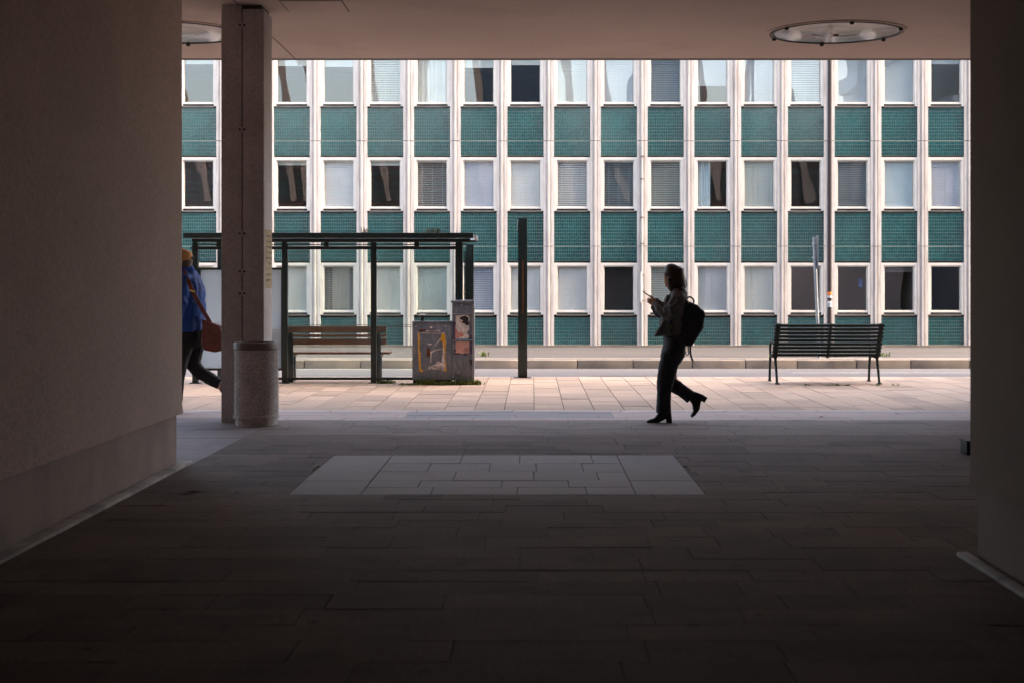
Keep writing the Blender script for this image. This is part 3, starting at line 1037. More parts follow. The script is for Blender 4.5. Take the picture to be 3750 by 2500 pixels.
MB().box(sx_(1046), sx_(1063), YS - 0.045, YS + 0.1, 0.001, sz(557)).build('post', M_green, sh, bevel=0.006)
YB = YS + 1.15
for c, w in ((-1.0, 0.062), (-4.98, 0.045)):
    MB().box(c - w, c + w, YB - 0.05, YB + 0.05, 0.001, sz(557)).build('post', M_green, sh, bevel=0.006)
MB().box(sx_(440), sx_(1060), YS - 0.02, YS + 0.028, sz(573.5), sz(566.3)).build('header_rail', M_green, sh)
MB().box(sx_(445), sx_(1050), YS - 0.025, YS + 0.025, sz(871.5), sz(865.5)).build('bottom_rail', M_green, sh)
MB().box(sx_(888), sx_(893), YS - 0.02, YS + 0.02, 0.001, sz(871.6)).build('rail_leg', M_green, sh)
for a, b in ((662, 851), (867, 1045)):
    MB().box(sx_(a), sx_(b), YS + 0.002, YS + 0.010, sz(864.5), sz(574)).build('glass_pane', M_sglass, sh)
MB().box(-1.05, -1.042, YS + 0.11, YB - 0.06, 0.15, sz(575)).build('glass_pane', M_sglass, sh)
for zq in (746.5, 750.5):
    for a, b in ((662.5, 850.5), (867.5, 1044.5)):
        MB().box(sx_(a), sx_(b), YS - 0.0005, YS + 0.0015, sz(zq + 0.6), sz(zq - 0.6)).build('warning_stripe', M_sill, sh)
MB().box(sx_(461), sx_(645.5), YS + 0.012, YS + 0.03, sz(757), sz(620.5)).build('info_panel', M_panel, sh)
MB().box(sx_(461), sx_(645.5), YS + 0.012, YS + 0.03, sz(845), sz(757.8)).build('info_panel', M_panel, sh)
MB().box(sx_(456), sx_(648), YS - 0.006, YS + 0.045, sz(620.3), sz(615)).build('panel_frame', M_green, sh)
MB().box(sx_(456), sx_(648), YS - 0.006, YS + 0.045, sz(850), sz(845.2)).build('panel_frame', M_green, sh)
MB().box(sx_(456), sx_(460.8), YS - 0.004, YS + 0.043, sz(845), sz(620.5)).build('panel_frame', M_green, sh)
MB().box(sx_(645.7), sx_(648), YS - 0.004, YS + 0.043, sz(845), sz(620.5)).build('panel_frame', M_green, sh)
MB().box(-4.78, -4.70, YS + 0.5, YS + 0.58, 0.03, 0.45).box(-4.84, -4.64, YS + 0.44, YS + 0.64, 0.001, 0.03).build('support_leg', M_frost, sh)
# debris on the roof edge
db = MB()
for i in range(420):
    xx = random.uniform(RX0, RX1 - 0.1)
    if math.sin(xx * 3.1) + math.sin(xx * 7.7 + 1) < random.uniform(-1.2, 0.9):
        continue
    yy, s = YS - 0.05 + random.random() * 0.25, random.uniform(0.006, 0.02)
    zz = sz(535.5) if yy < YS - 0.04 else sz(538)
    a = random.random() * 6.3
    p = Vector((xx, yy, zz + 0.002))
    u = Vector((math.cos(a), math.sin(a), random.uniform(-.2, .5))) * s
    w_ = Vector((-math.sin(a), math.cos(a), random.uniform(0, .6))) * s * 0.6
    db.add([p - u, p + w_, p + u * 1.2 + Vector((0, 0, s)), p - w_ * .5], [(0, 1, 2, 3)])
for cx in (sx_(838), sx_(1003), sx_(985)):
    for i in range(22):
        a = random.random() * 6.3
        b = Vector((cx + random.gauss(0, 0.03), YS - 0.03, sz(536)))
        e = b + Vector((math.cos(a) * 0.05, math.sin(a) * 0.04, random.uniform(0.03, 0.09)))
        db.add([b, b + Vector((0.006, 0, 0)), e, e + Vector((-0.008, 0, 0.004))], [(0, 1, 2, 3)])
o = db.build('leaf_litter', M_moss, sh, fix=False)
o['kind'] = 'stuff'

# --- wooden bench inside the shelter
wb = thing('wooden_bench', 'brown wooden plank bench inside the bus shelter', 'bench', (-3.2, 22.8, 0))
BX0, BX1 = -4.22, -2.235
for z0, z1, yy in ((0.752, 0.855, 22.62), (0.684, 0.729, 22.645), (0.566, 0.664, 22.67)):
    MB().box(BX0, BX1, yy, yy + 0.034, z0, z1).build('back_plank', M_wood, wb, bevel=0.006)
for q in range(3):
    MB().box(BX0 - 0.02, BX1 + 0.04, 22.74 + q * 0.135, 22.86 + q * 0.135, 0.423, 0.456).build('seat_plank', M_wood, wb, bevel=0.006)
for c in (-3.72, -2.375):
    MB().bar((c, 22.66, 0.80), (c, 22.72, 0.0), 0.05, 0.10, up=(1, 0, 0)).build('leg', M_green, wb)
    MB().box(c - 0.042, c + 0.042, 22.70, 23.12, 0.385, 0.421).build('seat_bracket', M_green, wb)
    MB().bar((c, 23.08, 0.39), (c, 23.10, 0.001), 0.06, 0.05, up=(1, 0, 0)).build('leg', M_green, wb)

# --- utility cabinets
YC = 22.12
SC = F / YC
cxp = lambda s: (s - VX) / SC
czp = lambda s: CH + (VY - s) / SC


def c4(u, v):                   # coordinates read off a close view of the cabinets
    return cxp(1400 + u * 400 / 1568.0), czp(1050 + v * 400 / 1568.0)


def patch(pts, name, m, parent, lift):
    MB().prism([c4(*p) for p in pts], YC - 0.003 - lift * 0.0012, YC + 0.002).build(name, m, parent)


def ragged(u0, v0, u1, v1, n, j, m=None):
    """a torn-edged outline"""
    pts = []
    for (a, b), (c, d) in (((u0, v0), (u1, v0)), ((u1, v0), (u1, v1)), ((u1, v1), (u0, v1)), ((u0, v1), (u0, v0))):
        for i in range(n):
            t = i / n
            pts.append((a + (c - a) * t + random.gauss(0, j), b + (d - b) * t + random.gauss(0, j)))
    return pts


cb = thing('utility_cabinet', 'low wide grey utility cabinet with torn yellow taped poster', 'cabinet', (-1.5, 22.3, 0))
a0, b0 = c4(430, 512)
a1, b1 = c4(998, 1332)
MB().box(a0, a1, YC, YC + 0.3, b1, b0).build('body', M_cab, cb, bevel=0.008)
MB().box(a0 - 0.004, a1 + 0.004, YC - 0.006, YC + 0.306, b0 + 0.0005, b0 + 0.016).build('lid', M_cab, cb, bevel=0.004)
MB().box(a0 + 0.012, a1 - 0.012, YC + 0.02, YC + 0.28, -0.001, b1 - 0.001).build('base', M_black, cb)
MB().box(a0 + 0.26, a0 + 0.36, YC + 0.01, YC + 0.021, 0.0, 0.05).build('rust_stain', M_rust, cb)
patch([(510, 655), (528, 650), (536, 700), (540, 780), (533, 870), (548, 980), (552, 1100), (560, 1180), (600, 1205), (560, 1220), (530, 1200), (522, 1100), (518, 960), (512, 840)], 'yellow_strip', M_yellow, cb, 1)
patch([(850, 672), (905, 690), (912, 820), (905, 960), (914, 1080), (922, 1210), (882, 1214), (880, 1200), (900, 1190), (898, 1020), (880, 880), (868, 800), (850, 770), (832, 760), (848, 720)], 'yellow_strip', M_yellow, cb, 1)
patch([(528, 615), (600, 612), (650, 618), (610, 634), (560, 650), (530, 640)], 'orange_strip', M_rust, cb, 1)
patch([(862, 660), (885, 655), (895, 720), (885, 800), (896, 900), (890, 1000), (902, 1180), (870, 1195), (850, 1180), (855, 1050), (870, 930), (866, 800)], 'paper_scrap', M_paper, cb, 0)
patch(ragged(660, 1120, 850, 1178, 7, 10), 'paper_scrap', M_paper, cb, 0)
patch(ragged(630, 618, 830, 640, 6, 5), 'paper_scrap', M_paper, cb, 0)
patch(ragged(780, 1075, 860, 1130, 5, 9), 'paper_scrap', M_paper, cb, 2)
patch([(640, 805), (670, 815), (715, 812), (700, 835), (660, 832)], 'paper_scrap', M_paper, cb, 0)
patch([(755, 850), (790, 790), (835, 735), (842, 745), (800, 800), (762, 852)], 'paper_scrap', M_paper, cb, 0)
patch([(690, 930), (745, 905), (850, 885), (850, 895), (750, 918), (712, 945), (704, 1000), (700, 1090), (690, 1085), (694, 1010)], 'paper_scrap', M_paper, cb, 0)
patch([(545, 660), (850, 668), (850, 674), (548, 668)], 'paper_scrap', M_paper, cb, 0)
patch([(640, 860), (680, 880), (690, 980), (650, 1020), (635, 990)], 'rust_stain', M_rust, cb, 0)
patch([(685, 572), (716, 572), (714, 596), (700, 600), (688, 590)], 'sticker', M_white, cb, 0)
for u in (485, 905):
    qx, qz = c4(u, 570)
    MB().tube([(qx, YC - 0.008, qz), (qx, YC + 0.002, qz)], 0.012, 14).build('lock', M_silver, cb)
for i in range(26):
    u, v = random.choice((random.gauss(530, 14), random.gauss(900, 16))), random.uniform(640, 1200)
    s = random.uniform(4, 11)
    patch([(u - s, v), (u, v - s * .6), (u + s * 1.2, v + s * .3), (u, v + s)], 'paper_scrap', M_paper, cb, 2.4)

ct = thing('utility_cabinet', 'tall narrow grey utility cabinet covered in torn flyers and graffiti', 'cabinet', (-1.05, 22.3, 0))
a0, b0 = c4(1003, 238)
a1, b1 = c4(1318, 1280)
MB().box(a0, a1, YC, YC + 0.3, b1, b0).build('body', M_cab, ct, bevel=0.006)
q0, q1 = c4(985, 198), c4(1308, 236)
MB().box(q0[0], q1[0] + 0.01, YC - 0.015, YC + 0.31, q1[1], q0[1]).build('lid', M_cab, ct, bevel=0.006)
MB().box(a0 + 0.018, a1 - 0.012, YC + 0.012, YC + 0.29, -0.001, b1 - 0.001).build('base', M_cab, ct)
MB().box(a1 - 0.028, a1 + 0.004, YC - 0.004, YC + 0.02, 0.0, b0 - 0.02).build('corner_strip', M_grey, ct)
for za in (390, 768):
    qa, qb = c4(1010, za), c4(1295, za)
    MB().bar((qa[0], YC - 0.006, qa[1]), (qb[0], YC - 0.006, qb[1]), 0.01, 0.008).build('metal_strip', M_silver, ct)
qa, qb = c4(1298, 400), c4(1298, 770)
MB().bar((qa[0], YC - 0.006, qa[1]), (qb[0], YC - 0.006, qb[1]), 0.008, 0.01).build('metal_strip', M_silver, ct)
qx, qz = c4(1140, 262)
MB().tube([(qx, YC - 0.008, qz), (qx, YC + 0.002, qz)], 0.014, 14).build('lock', M_silver, ct)
patch(ragged(1025, 900, 1290, 970, 6, 9), 'purple_spray', M_purple, ct, 0)
patch(ragged(1012, 510, 1050, 760, 6, 6), 'purple_spray', M_purple, ct, 0)
patch(ragged(1200, 690, 1292, 900, 6, 8), 'purple_spray', M_purple, ct, 0)
patch([(1052, 420), (1110, 408), (1190, 404), (1240, 420), (1252, 470), (1230, 520), (1250, 600), (1215, 660), (1250, 715), (1225, 745), (1052, 745), (1048, 600), (1060, 540)], 'flyer', M_paper, ct, 1)
patch([(1105, 460), (1140, 430), (1195, 420), (1240, 450), (1232, 500), (1252, 540), (1215, 560), (1180, 530), (1130, 520), (1160, 490)], 'flyer_print', M_black, ct, 2)
patch([(1048, 560), (1075, 640), (1110, 690), (1090, 742), (1050, 742)], 'flyer_print', M_red, ct, 2)
patch(ragged(1095, 655, 1160, 715, 5, 6), 'flyer_print', M_red, ct, 2)
patch([(1060, 745), (1200, 745), (1285, 752), (1285, 762), (1060, 762)], 'flyer_print', M_cyan, ct, 2)
qx, qz = c4(1142, 490)
MB().lathe([(0.020, 0.0), (0.020, 0.004), (0.011, 0.004), (0.011, 0.0)], (0, 0, 0), 20, cap=False)
ring = MB()
for i in range(24):
    a, b = 2 * math.pi * i / 24, 2 * math.pi * (i + 1) / 24
    ring.bar((qx + .017 * math.cos(a), YC - 0.007, qz + .017 * math.sin(a)), (qx + .017 * math.cos(b), YC - 0.007, qz + .017 * math.sin(b)), 0.002, 0.008, up=(0, 1, 0))
ring.build('flyer_ring', M_pink, ct)
patch(ragged(1052, 780, 1250, 948, 8, 4), 'flyer', M_pink, ct, 1)
qx, qz = c4(1210, 902)
ring = MB()
for i in range(24):
    a, b = 2 * math.pi * i / 24, 2 * math.pi * (i + 1) / 24
    ring.bar((qx + .03 * math.cos(a), YC - 0.0055, qz + .03 * math.sin(a)), (qx + .03 * math.cos(b), YC - 0.0055, qz + .03 * math.sin(b)), 0.002, 0.006, up=(0, 1, 0))
ring.bar((qx - .018, YC - 0.0055, qz - .005), (qx, YC - 0.0055, qz + .016), 0.002, 0.006, up=(0, 1, 0))
ring.bar((qx - .012, YC - 0.0055, qz - .016), (qx + .02, YC - 0.0055, qz + .012), 0.002, 0.006, up=(0, 1, 0))
ring.bar((qx - .008, YC - 0.0055, qz + .008), (qx + .014, YC - 0.0055, qz + .02), 0.002, 0.006, up=(0, 1, 0))
ring.build('flyer_emblem', M_black, ct)
wr_ = MB()
for i in range(6):
    u, v = 1065, 815 + i * 17
    for j in range(random.randint(2, 5)):
        p, q = c4(u, v), c4(u + random.uniform(8, 16), v + random.uniform(-6, 6))
        wr_.bar((p[0], YC - 0.0052, p[1]), (q[0], YC - 0.0052, q[1]), 0.001, 0.0028, up=(0, 1, 0))
        u += 17
wr_.build('flyer_writing', M_red, ct)
for pts in ([(1065, 1055), (1070, 1100), (1085, 1150), (1110, 1165)], [(1160, 1110), (1172, 1125), (1160, 1150)], [(1235, 1040), (1285, 1048), (1290, 1110), (1262, 1120), (1240, 1090)],
            [(1040, 1230), (1055, 1270), (1075, 1240), (1080, 1285), (1110, 1260), (1160, 1215)], [(1030, 1285), (1080, 1270), (1115, 1275)]):
    q = [c4(*p) for p in pts]
    g = MB()
    for p, n in zip(q, q[1:]):
        g.bar((p[0], YC - 0.002, p[1]), (n[0], YC - 0.002, n[1]), 0.004, 0.011, up=(0, 1, 0))
    g.build('graffiti', M_black, ct)
patch([(1240, 1050), (1285, 1050), (1290, 1105), (1262, 1118), (1268, 1080)], 'graffiti', M_black, ct, 0)

# coffee cup on the low cabinet
cup = thing('coffee_cup', 'dark paper coffee cup with white lid on the low cabinet', 'cup', (px(1545, 22.2), 22.2, 0))
q = c4(568, 512)
CZ = q[1] + 0.017
MB().lathe([(0.028, 0.0), (0.039, 0.088)], (q[0], 22.22, CZ), 24).build('cup_body', M_cup, cup, smooth=True)
MB().lathe([(0.0425, 0.085), (0.0425, 0.093), (0.038, 0.095), (0.036, 0.106), (0.03, 0.107)], (q[0], 22.22, CZ), 24).build('lid', M_white, cup, smooth=True)

# weeds at the foot of the cabinets and shelter
def tufts(name, spots, label):
    m = MB()
    for cx, cy, n, h, sp in spots:
        for i in range(n):
            a = random.random() * 6.283
            r_ = abs(random.gauss(0, sp))
            b = Vector((cx + random.gauss(0, sp), cy + random.gauss(0, 0.03), -0.002))
            L = h * random.uniform(0.5, 1.4)
            lean = Vector((math.cos(a), math.sin(a), 0)) * L * random.uniform(0.2, 0.9)
            w = random.uniform(0.006, 0.016)
            s = Vector((-math.sin(a), math.cos(a), 0)) * w
            mid = b + lean * 0.5 + Vector((0, 0, L * 0.7))
            m.add([b - s * .5, b + s * .5, mid + s, mid - s, b + lean + Vector((0, 0, L * random.uniform(0.6, 1.0)))], [(0, 1, 2, 3), (3, 2, 4)])
    o = m.build(name, M_leaf, None, fix=False)
    o['label'], o['category'], o['kind'] = label, 'weeds', 'stuff'


sp = []
for i in range(26):
    sp.append((random.uniform(cxp(1480), cxp(1560)), YC - 0.03 - random.random() * 0.08, 8, 0.03, 0.04))
for i in range(16):
    sp.append((random.uniform(cxp(1545), cxp(1585)), YC - 0.03, 12, 0.085, 0.03))
for i in range(22):
    sp.append((random.uniform(cxp(1610), cxp(1665)), YC - 0.03, 10, 0.055, 0.04))
for i in range(26):
    sp.append((random.uniform(cxp(1665), cxp(1752)), YC - 0.03, 14, 0.07, 0.03))
tufts('weeds', sp, 'green weeds and grass growing at the foot of the cabinets')
tufts('weeds', [(px(1415 + random.gauss(0, 10), 22.4), 22.38, 10, 0.05, 0.05) for i in range(14)], 'small weed clump by the shelter rail leg')
tufts('weeds', [(px(q, 22.0), 21.95, 7, 0.03, 0.03) for q in (2960, 3040, 3060, 3105, 3205, 3210, 3280)], 'thin weeds in the joint under the slatted bench')
tufts('weeds', [(px(1767, 30.6), 30.62, 26, 0.12, 0.05), (px(3070, 30.6), 30.62, 40, 0.10, 0.08), (px(3100, 30.6), 30.62, 20, 0.06, 0.1), (px(3240, 30.6), 30.62, 24, 0.09, 0.1), (px(2830, 30.6), 30.62, 10, 0.06, 0.05)], 'weeds growing along the far kerb')

# --- tall dark post
po = thing('signal_post', 'tall square dark green post at the plaza edge', 'post', (px(1913, 23.8), 23.8, 0))
c, w = px(1914, 23.8), 0.075
MB().box(c - w, c + w, 23.75, 23.75 + 2 * w, 0.0, pz(806, 23.8)).build('shaft', M_green, po, bevel=0.008)
MB().box(c - w * 0.96, c + w * 0.96, 23.756, 23.744 + 2 * w, pz(806, 23.8), pz(799, 23.8)).build('cap', M_green, po, bevel=0.006)
MB().box(c - 0.14, c + 0.14, 23.68, 23.95, -0.001, 0.006).build('foot_plate', M_pole, po)
MB().tube([(c - w - 0.004, 23.76, pz(845, 23.8)), (c - w - 0.010, 23.76, pz(822, 23.8)), (c - w + 0.005, 23.745, pz(808, 23.8))], 0.006).build('cable', M_grey, po, smooth=True)
MB().box(c - 0.012, c + 0.02, 23.7455, 23.7495, pz(1150, 23.8), pz(950, 23.8)).build('rust_streak', M_rust, po)

# --- slatted bench seen from behind
gb = thing('park_bench', 'dark green slatted metal bench facing the street', 'bench', (4.45, 22.4, 0))
GX0, GX1, ZT, ZB_, YT, YBt = 3.63, 5.27, 0.905, 0.405, 22.12, 22.42
n = 9
for i in range(n):
    t = (i + 0.5) / n
    z, yy = ZB_ + (ZT - ZB_) * t, YBt + (YT - YBt) * t
    h = 0.038 if i < n - 1 else 0.044
    MB().bar((GX0, yy, z), (GX1, yy, z), 0.024, 0.046, up=(0, (YT - YBt), (ZT - ZB_))).build('back_slat', M_bgreen, gb)
for xx in (GX0 + 0.05, (GX0 + GX1) / 2 + 0.02, GX1 - 0.05):
    ww = 0.06 if abs(xx - (GX0 + GX1) / 2) > 0.3 else 0.03
    MB().bar((xx, YBt + 0.01, ZB_ - 0.02), (xx, YT + 0.005, ZT), 0.02, ww, up=(1, 0, 0)).build('back_strap', M_bgreen, gb)
for i in range(7):
    yy = 22.45 + i * 0.06
    MB().box(GX0 + 0.03, GX1 - 0.03, yy, yy + 0.045, 0.405, 0.43).build('seat_slat', M_bgreen, gb)
for xx in (GX0 + 0.05, GX1 - 0.05):
    MB().tube([(xx, 22.24, 0.0), (xx, 22.27, 0.04), (xx, 22.34, 0.22), (xx, 22.43, 0.42)], [0.022, 0.018, 0.019, 0.022], 10).build('rear_leg', M_bgreen, gb, smooth=True)
    MB().box(xx - 0.03, xx + 0.03, 22.20, 22.29, -0.001, 0.018).build('foot', M_bgreen, gb, bevel=0.005)
    MB().tube([(xx, 22.95, 0.0), (xx, 22.93, 0.2), (xx, 22.88, 0.41), (xx, 22.90, 0.53), (xx, 22.86, 0.595), (xx, 22.78, 0.615), (xx, 22.5, 0.61), (xx, 22.33, 0.59)],
              [0.02, 0.018, 0.02, 0.019, 0.02, 0.02, 0.019, 0.018], 10).build('front_leg_and_armrest', M_bgreen, gb, smooth=True)
    MB().box(xx - 0.025, xx + 0.025, 22.9, 23.0, -0.001, 0.015).build('foot', M_bgreen, gb, bevel=0.004)
    MB().bar((xx, 22.42, 0.39), (xx, 22.9, 0.39), 0.03, 0.024).build('seat_rail', M_bgreen, gb)

# --- poles across the road
lp = thing('lamp_post', 'slim dark brown lamp post on the far pavement', 'lamp post', (6.44, 32, -0.08))
LX = px(1906 * K, 32)
MB().tube([(LX - 0.008, 32, -0.09), (LX - 0.006, 32, 0.9), (LX, 32, 9.0)], [0.055, 0.047, 0.042], 16).build('pole', M_pole, lp, smooth=True)
MB().lathe([(0.085, 0.0), (0.085, 0.02), (0.06, 0.05)], (LX - 0.008, 32, -0.09), 20).build('collar', M_pole, lp, smooth=True)
MB().tube([(LX, 32, 9.0), (LX, 31.8, 9.3), (LX, 31.2, 9.4)], 0.03).box(LX - 0.12, LX + 0.12, 30.6, 31.2, 9.36, 9.46).build('lamp_head', M_pole, lp)
for sy, m, rr in ((1075, M_orange, 0.034), (1087, M_frost, 0.025), (1108, M_white, 0.03), (1120, M_frost, 0.028)):
    z = pz(sy, 32)
    MB().lathe([(0.0475, -rr), (0.0475, rr)], (LX - 0.005, 32, z), 20, cap=False).build('sticker', m, lp)
sg = thing('sign_pole', 'grey galvanised sign pole with a sign turned edge-on', 'sign', (6.05, 31.6, -0.08))
xb, xt = px(1878 * K, 31.6), px(1869.5 * K, 31.6)
zt = pz(545 * K, 31.6)
MB().tube([(xb + 0.03, 31.6, -0.09), (xt, 31.6, zt)], 0.036, 16).build('pole', M_grey, sg, smooth=True)
MB().box(xt + 0.062, xt + 0.068, 31.45, 31.75, pz(618 * K, 31.6), pz(541 * K, 31.6)).build('sign_plate', M_grey, sg)
for q in (559, 592):
    z = pz(q * K, 31.6)
    MB().lathe([(0.045, -0.016), (0.045, 0.016)], (xt + 0.002, 31.6, z), 16).box(xt, xt + 0.066, 31.59, 31.61, z - 0.012, z + 0.012).build('clamp', M_silver, sg)

# --- litter bin
LBX, LBY, LBR = px(939, 15.78), 15.78, 0.232
tb = thing('litter_bin', 'round ribbed grey litter bin in front of the pillar', 'bin', (LBX, LBY, 0))
vs, fs = [], []
NF = 96
prof = [(1.015, 0.10), (1.0, 0.13), (0.99, 0.45), (0.985, 0.80)]
mb = MB()
for r_, z in prof:
    for i in range(NF):
        a = 2 * math.pi * i / NF
        rr = LBR * r_ * (1.0 + (0.012 if i % 2 else -0.004))
        vs.append((LBX + rr * math.cos(a), LBY + rr * math.sin(a), z))
for k in range(len(prof) - 1):
    for i in range(NF):
        j = (i + 1) % NF
        fs.append((k * NF + i, k * NF + j, (k + 1) * NF + j, (k + 1) * NF + i))
mb.add(vs, fs)
mb.build('body', M_bin, tb)
MB().lathe([(LBR * 0.94, -0.002), (LBR * 0.94, 0.075), (LBR * 0.9, 0.078)], (LBX, LBY, 0), 64).build('foot', M_bin, tb, smooth=True)
MB().lathe([(LBR * 0.98, 0.077), (LBR * 1.055, 0.082), (LBR * 1.055, 0.108), (LBR * 0.99, 0.118)], (LBX, LBY, 0), 64).build('bottom_ring', M_bin, tb, smooth=True)
MB().lathe([(LBR * 0.99, 0.801), (LBR * 1.03, 0.805), (LBR * 1.03, 0.868), (LBR * 0.99, 0.882), (LBR * 0.84, 0.884), (LBR * 0.80, 0.84)], (LBX, LBY, 0), 64).build('rim', M_binrim, tb, smooth=True)
MB().lathe([(LBR * 1.05, -0.012), (LBR * 1.05, 0.004)], (LBX + 0.01, LBY, 0), 48).build('ground_plate', M_binrim, tb)

# --- dry leaves lying about
for sx, sy, sz_ in ((1612, 1580, 0.05), (2062, 1618, 0.035), (3008, 1526, 0.06), (3286, 1514, 0.05), (2760, 1748, 0.05), (690, 1805, 0.11), (860, 1806, 0.08), (3160, 1512, 0.03), (1690, 1470, 0.03)):
    d = F * CH / (sy - VY)
    lx = px(sx, d)
    a = random.random() * 3
    m = MB()
    ca, sa = math.cos(a), math.sin(a)
    pts = [(-1, 0, .1), (-.4, .35, .02), (.3, .3, .12), (1, 0, .05), (.3, -.3, .1), (-.4, -.35, .0), (0, 0, .0)]
    vs = [(lx + sz_ * (ca * p - sa * q), d + sz_ * (sa * p + ca * q), 0.004 + sz_ * r_) for p, q, r_ in pts]
    m.add(vs, [(0, 1, 6), (1, 2, 6), (2, 3, 6), (3, 4, 6), (4, 5, 6), (5, 0, 6)])
    nm = {1612: 'tiny dry leaf on the paving near the litter bin', 2062: 'tiny dry leaf on the paving in mid passage', 3008: 'curled dry leaf on the pale paving near the bench',
          3286: 'dry leaf on the pale stone band by the right wall', 2760: 'reddish dry leaf right of the pale granite field', 690: 'largest brown leaf, by the foot of the left wall',
          860: 'dark leaf left of the pale granite field', 3160: 'speck of leaf on the paving below the slatted bench', 1690: 'speck of leaf on the sunlit slabs below the cabinets'}[sx]
    tag(m.build('fallen_leaf', M_dead, None, fix=False), nm, 'leaf', 'dry leaves on the paving')

# ================================================================== PEOPLE
# --- woman walking left, reading her phone
YW = 16.15
SW = F / YW


def W(u, v):                     # read off a close view of her
    return px(2300 + u * 350 / 844.0, YW), pz(930 + v * 350 / 844.0, YW)


UW = 350 / 844.0 / SW            # metres per unit of that view


def sec(u, v, y, hw, ry):
    x, z = W(u, v)
    return (x, z, YW + y, hw * UW, ry)


def poly(pts, conv=W):
    return [conv(*p) for p in pts]


wo = thing('person', 'person in charcoal jacket and black boots walking left, looking at a phone', 'person', (W(320, 1480)[0], YW, 0))

# skin: head, neck and both hands are one body surface
b = MB()
cx, cz = W(402, 178)
b.ball((cx, YW, cz), (0.098, 0.078, 0.100), 24)
cx, cz = W(362, 222)
b.ball((cx, YW, cz), (0.062, 0.060, 0.082), 20)
cx, cz = W(357, 268)
b.ball((cx, YW, cz), (0.030, 0.040, 0.030), 16)
b.loft([sec(330, 212, 0, 5, 0.010), sec(320, 232, 0, 8, 0.013), sec(321, 244, 0, 9, 0.016), sec(330, 250, 0, 5, 0.012)], 12)
cx, cz = W(331, 263)
b.ball((cx, YW, cz), (0.010, 0.022, 0.007), 12)
cx, cz = W(333, 271)
b.ball((cx, YW, cz), (0.010, 0.020, 0.007), 12)
cx, cz = W(338, 284)
b.ball((cx, YW, cz), (0.016, 0.024, 0.014), 12)
cx, cz = W(322, 190)
b.ball((cx, YW, cz), (0.014, 0.05, 0.012), 12)
b.loft([sec(405, 240, 0, 42, 0.052), sec(412, 300, 0, 42, 0.052), sec(425, 350, 0, 52, 0.07)], 18)
# torso core joins neck to arms and hands under the clothes
b.loft([sec(425, 340, 0, 48, 0.08), sec(425, 420, 0, 60, 0.12), sec(410, 560, 0, 70, 0.12), sec(400, 720, 0, 70, 0.12)], 18)
b.loft([sec(425, 380, -0.06, 26, 0.06), sec(400, 440, -0.16, 24, 0.035), sec(352, 520, -0.185, 23, 0.033), sec(290, 470, -0.13, 20, 0.03), sec(240, 418, -0.06, 17, 0.022)], 14)
b.loft([sec(420, 390, 0.08, 26, 0.06), sec(370, 460, 0.16, 22, 0.034), sec(300, 540, 0.17, 22, 0.033), sec(255, 490, 0.11, 19, 0.028), sec(218, 440, 0.045, 16, 0.022)], 14)
# near hand: palm, four curled fingers, thumb on the screen
b.loft([sec(243, 418, -0.06, 17, 0.024), sec(222, 405, -0.048, 22, 0.03), sec(203, 396, -0.036, 20, 0.028)], 14)
for k, (du, dv) in enumerate(((0, 0), (-2, 9), (0, 18), (5, 26))):
    L = (1.0, 1.08, 1.0, 0.82)[k]
    p = [W(212 + du, 395 + dv), W(212 + du - 20 * L, 398 + dv), W(212 + du - 33 * L, 404 + dv), W(212 + du - 36 * L, 414 + dv)]
    ys = (-0.048, -0.052, -0.036, -0.012)
    b.tube([(q[0], YW + y, q[1]) for q, y in zip(p, ys)], [0.0095, 0.009, 0.0085, 0.0075], 10)
p = [W(218, 390), W(208, 378), W(196, 372), W(186, 368)]
b.tube([(q[0], YW + y, q[1]) for q, y in zip(p, (-0.045, -0.035, -0.02, -0.006))], [0.011, 0.010, 0.009, 0.008], 10)
# far hand cups the phone from below
b.loft([sec(222, 442, 0.045, 16, 0.022), sec(204, 432, 0.04, 19, 0.026), sec(190, 422, 0.034, 17, 0.026)], 14)
for k, (du, dv) in enumerate(((0, 0), (4, 8), (8, 15), (13, 21))):
    L = (1.0, 1.08, 1.0, 0.82)[k]
    p = [W(195 + du, 422 + dv), W(195 + du - 14 * L, 414 + dv), W(195 + du - 22 * L, 404 + dv), W(195 + du - 20 * L, 395 + dv)]
    b.tube([(q[0], YW + y, q[1]) for q, y in zip(p, (0.035, 0.030, 0.022, 0.012))], [0.0095, 0.009, 0.0085, 0.0075], 10)
p = [W(208, 425), W(200, 408), W(190, 396), W(182, 388)]
b.tube([(q[0], YW + y, q[1]) for q, y in zip(p, (0.045, 0.050, 0.048, 0.040))], [0.011, 0.010, 0.009, 0.008], 10)
# pelvis and legs inside the trousers, so the figure stands on its own feet
b.loft([sec(405, 700, 0, 65, 0.12), sec(400, 800, 0, 70, 0.13), sec(390, 880, 0, 60, 0.11)], 16)
b.loft([sec(390, 860, -0.06, 52, 0.065), sec(335, 1060, -0.065, 45, 0.05), sec(315, 1220, -0.065, 36, 0.042), sec(315, 1400, -0.065, 26, 0.034)], 14)
b.loft([sec(400, 860, 0.07, 50, 0.06), sec(395, 1080, 0.07, 40, 0.048), sec(430, 1175, 0.07, 38, 0.045), sec(580, 1270, 0.07, 26, 0.034)], 14)
body = b.skin('body', M_skin, wo, 0.0052, 2)
# eyes and brow
for s in (-1, 1):
    q = W(325, 214)
    MB().ball((q[0] - 0.001, YW + s * 0.030, q[1]), (0.008, 0.012, 0.005), 10).build('eye', M_black, wo, smooth=True)
    q = W(322, 199)
    MB().bar((q[0], YW + s * 0.016, q[1]), (q[0] + 0.008, YW + s * 0.046, q[1] + 0.002), 0.006, 0.006).build('eyebrow', M_hair, wo)

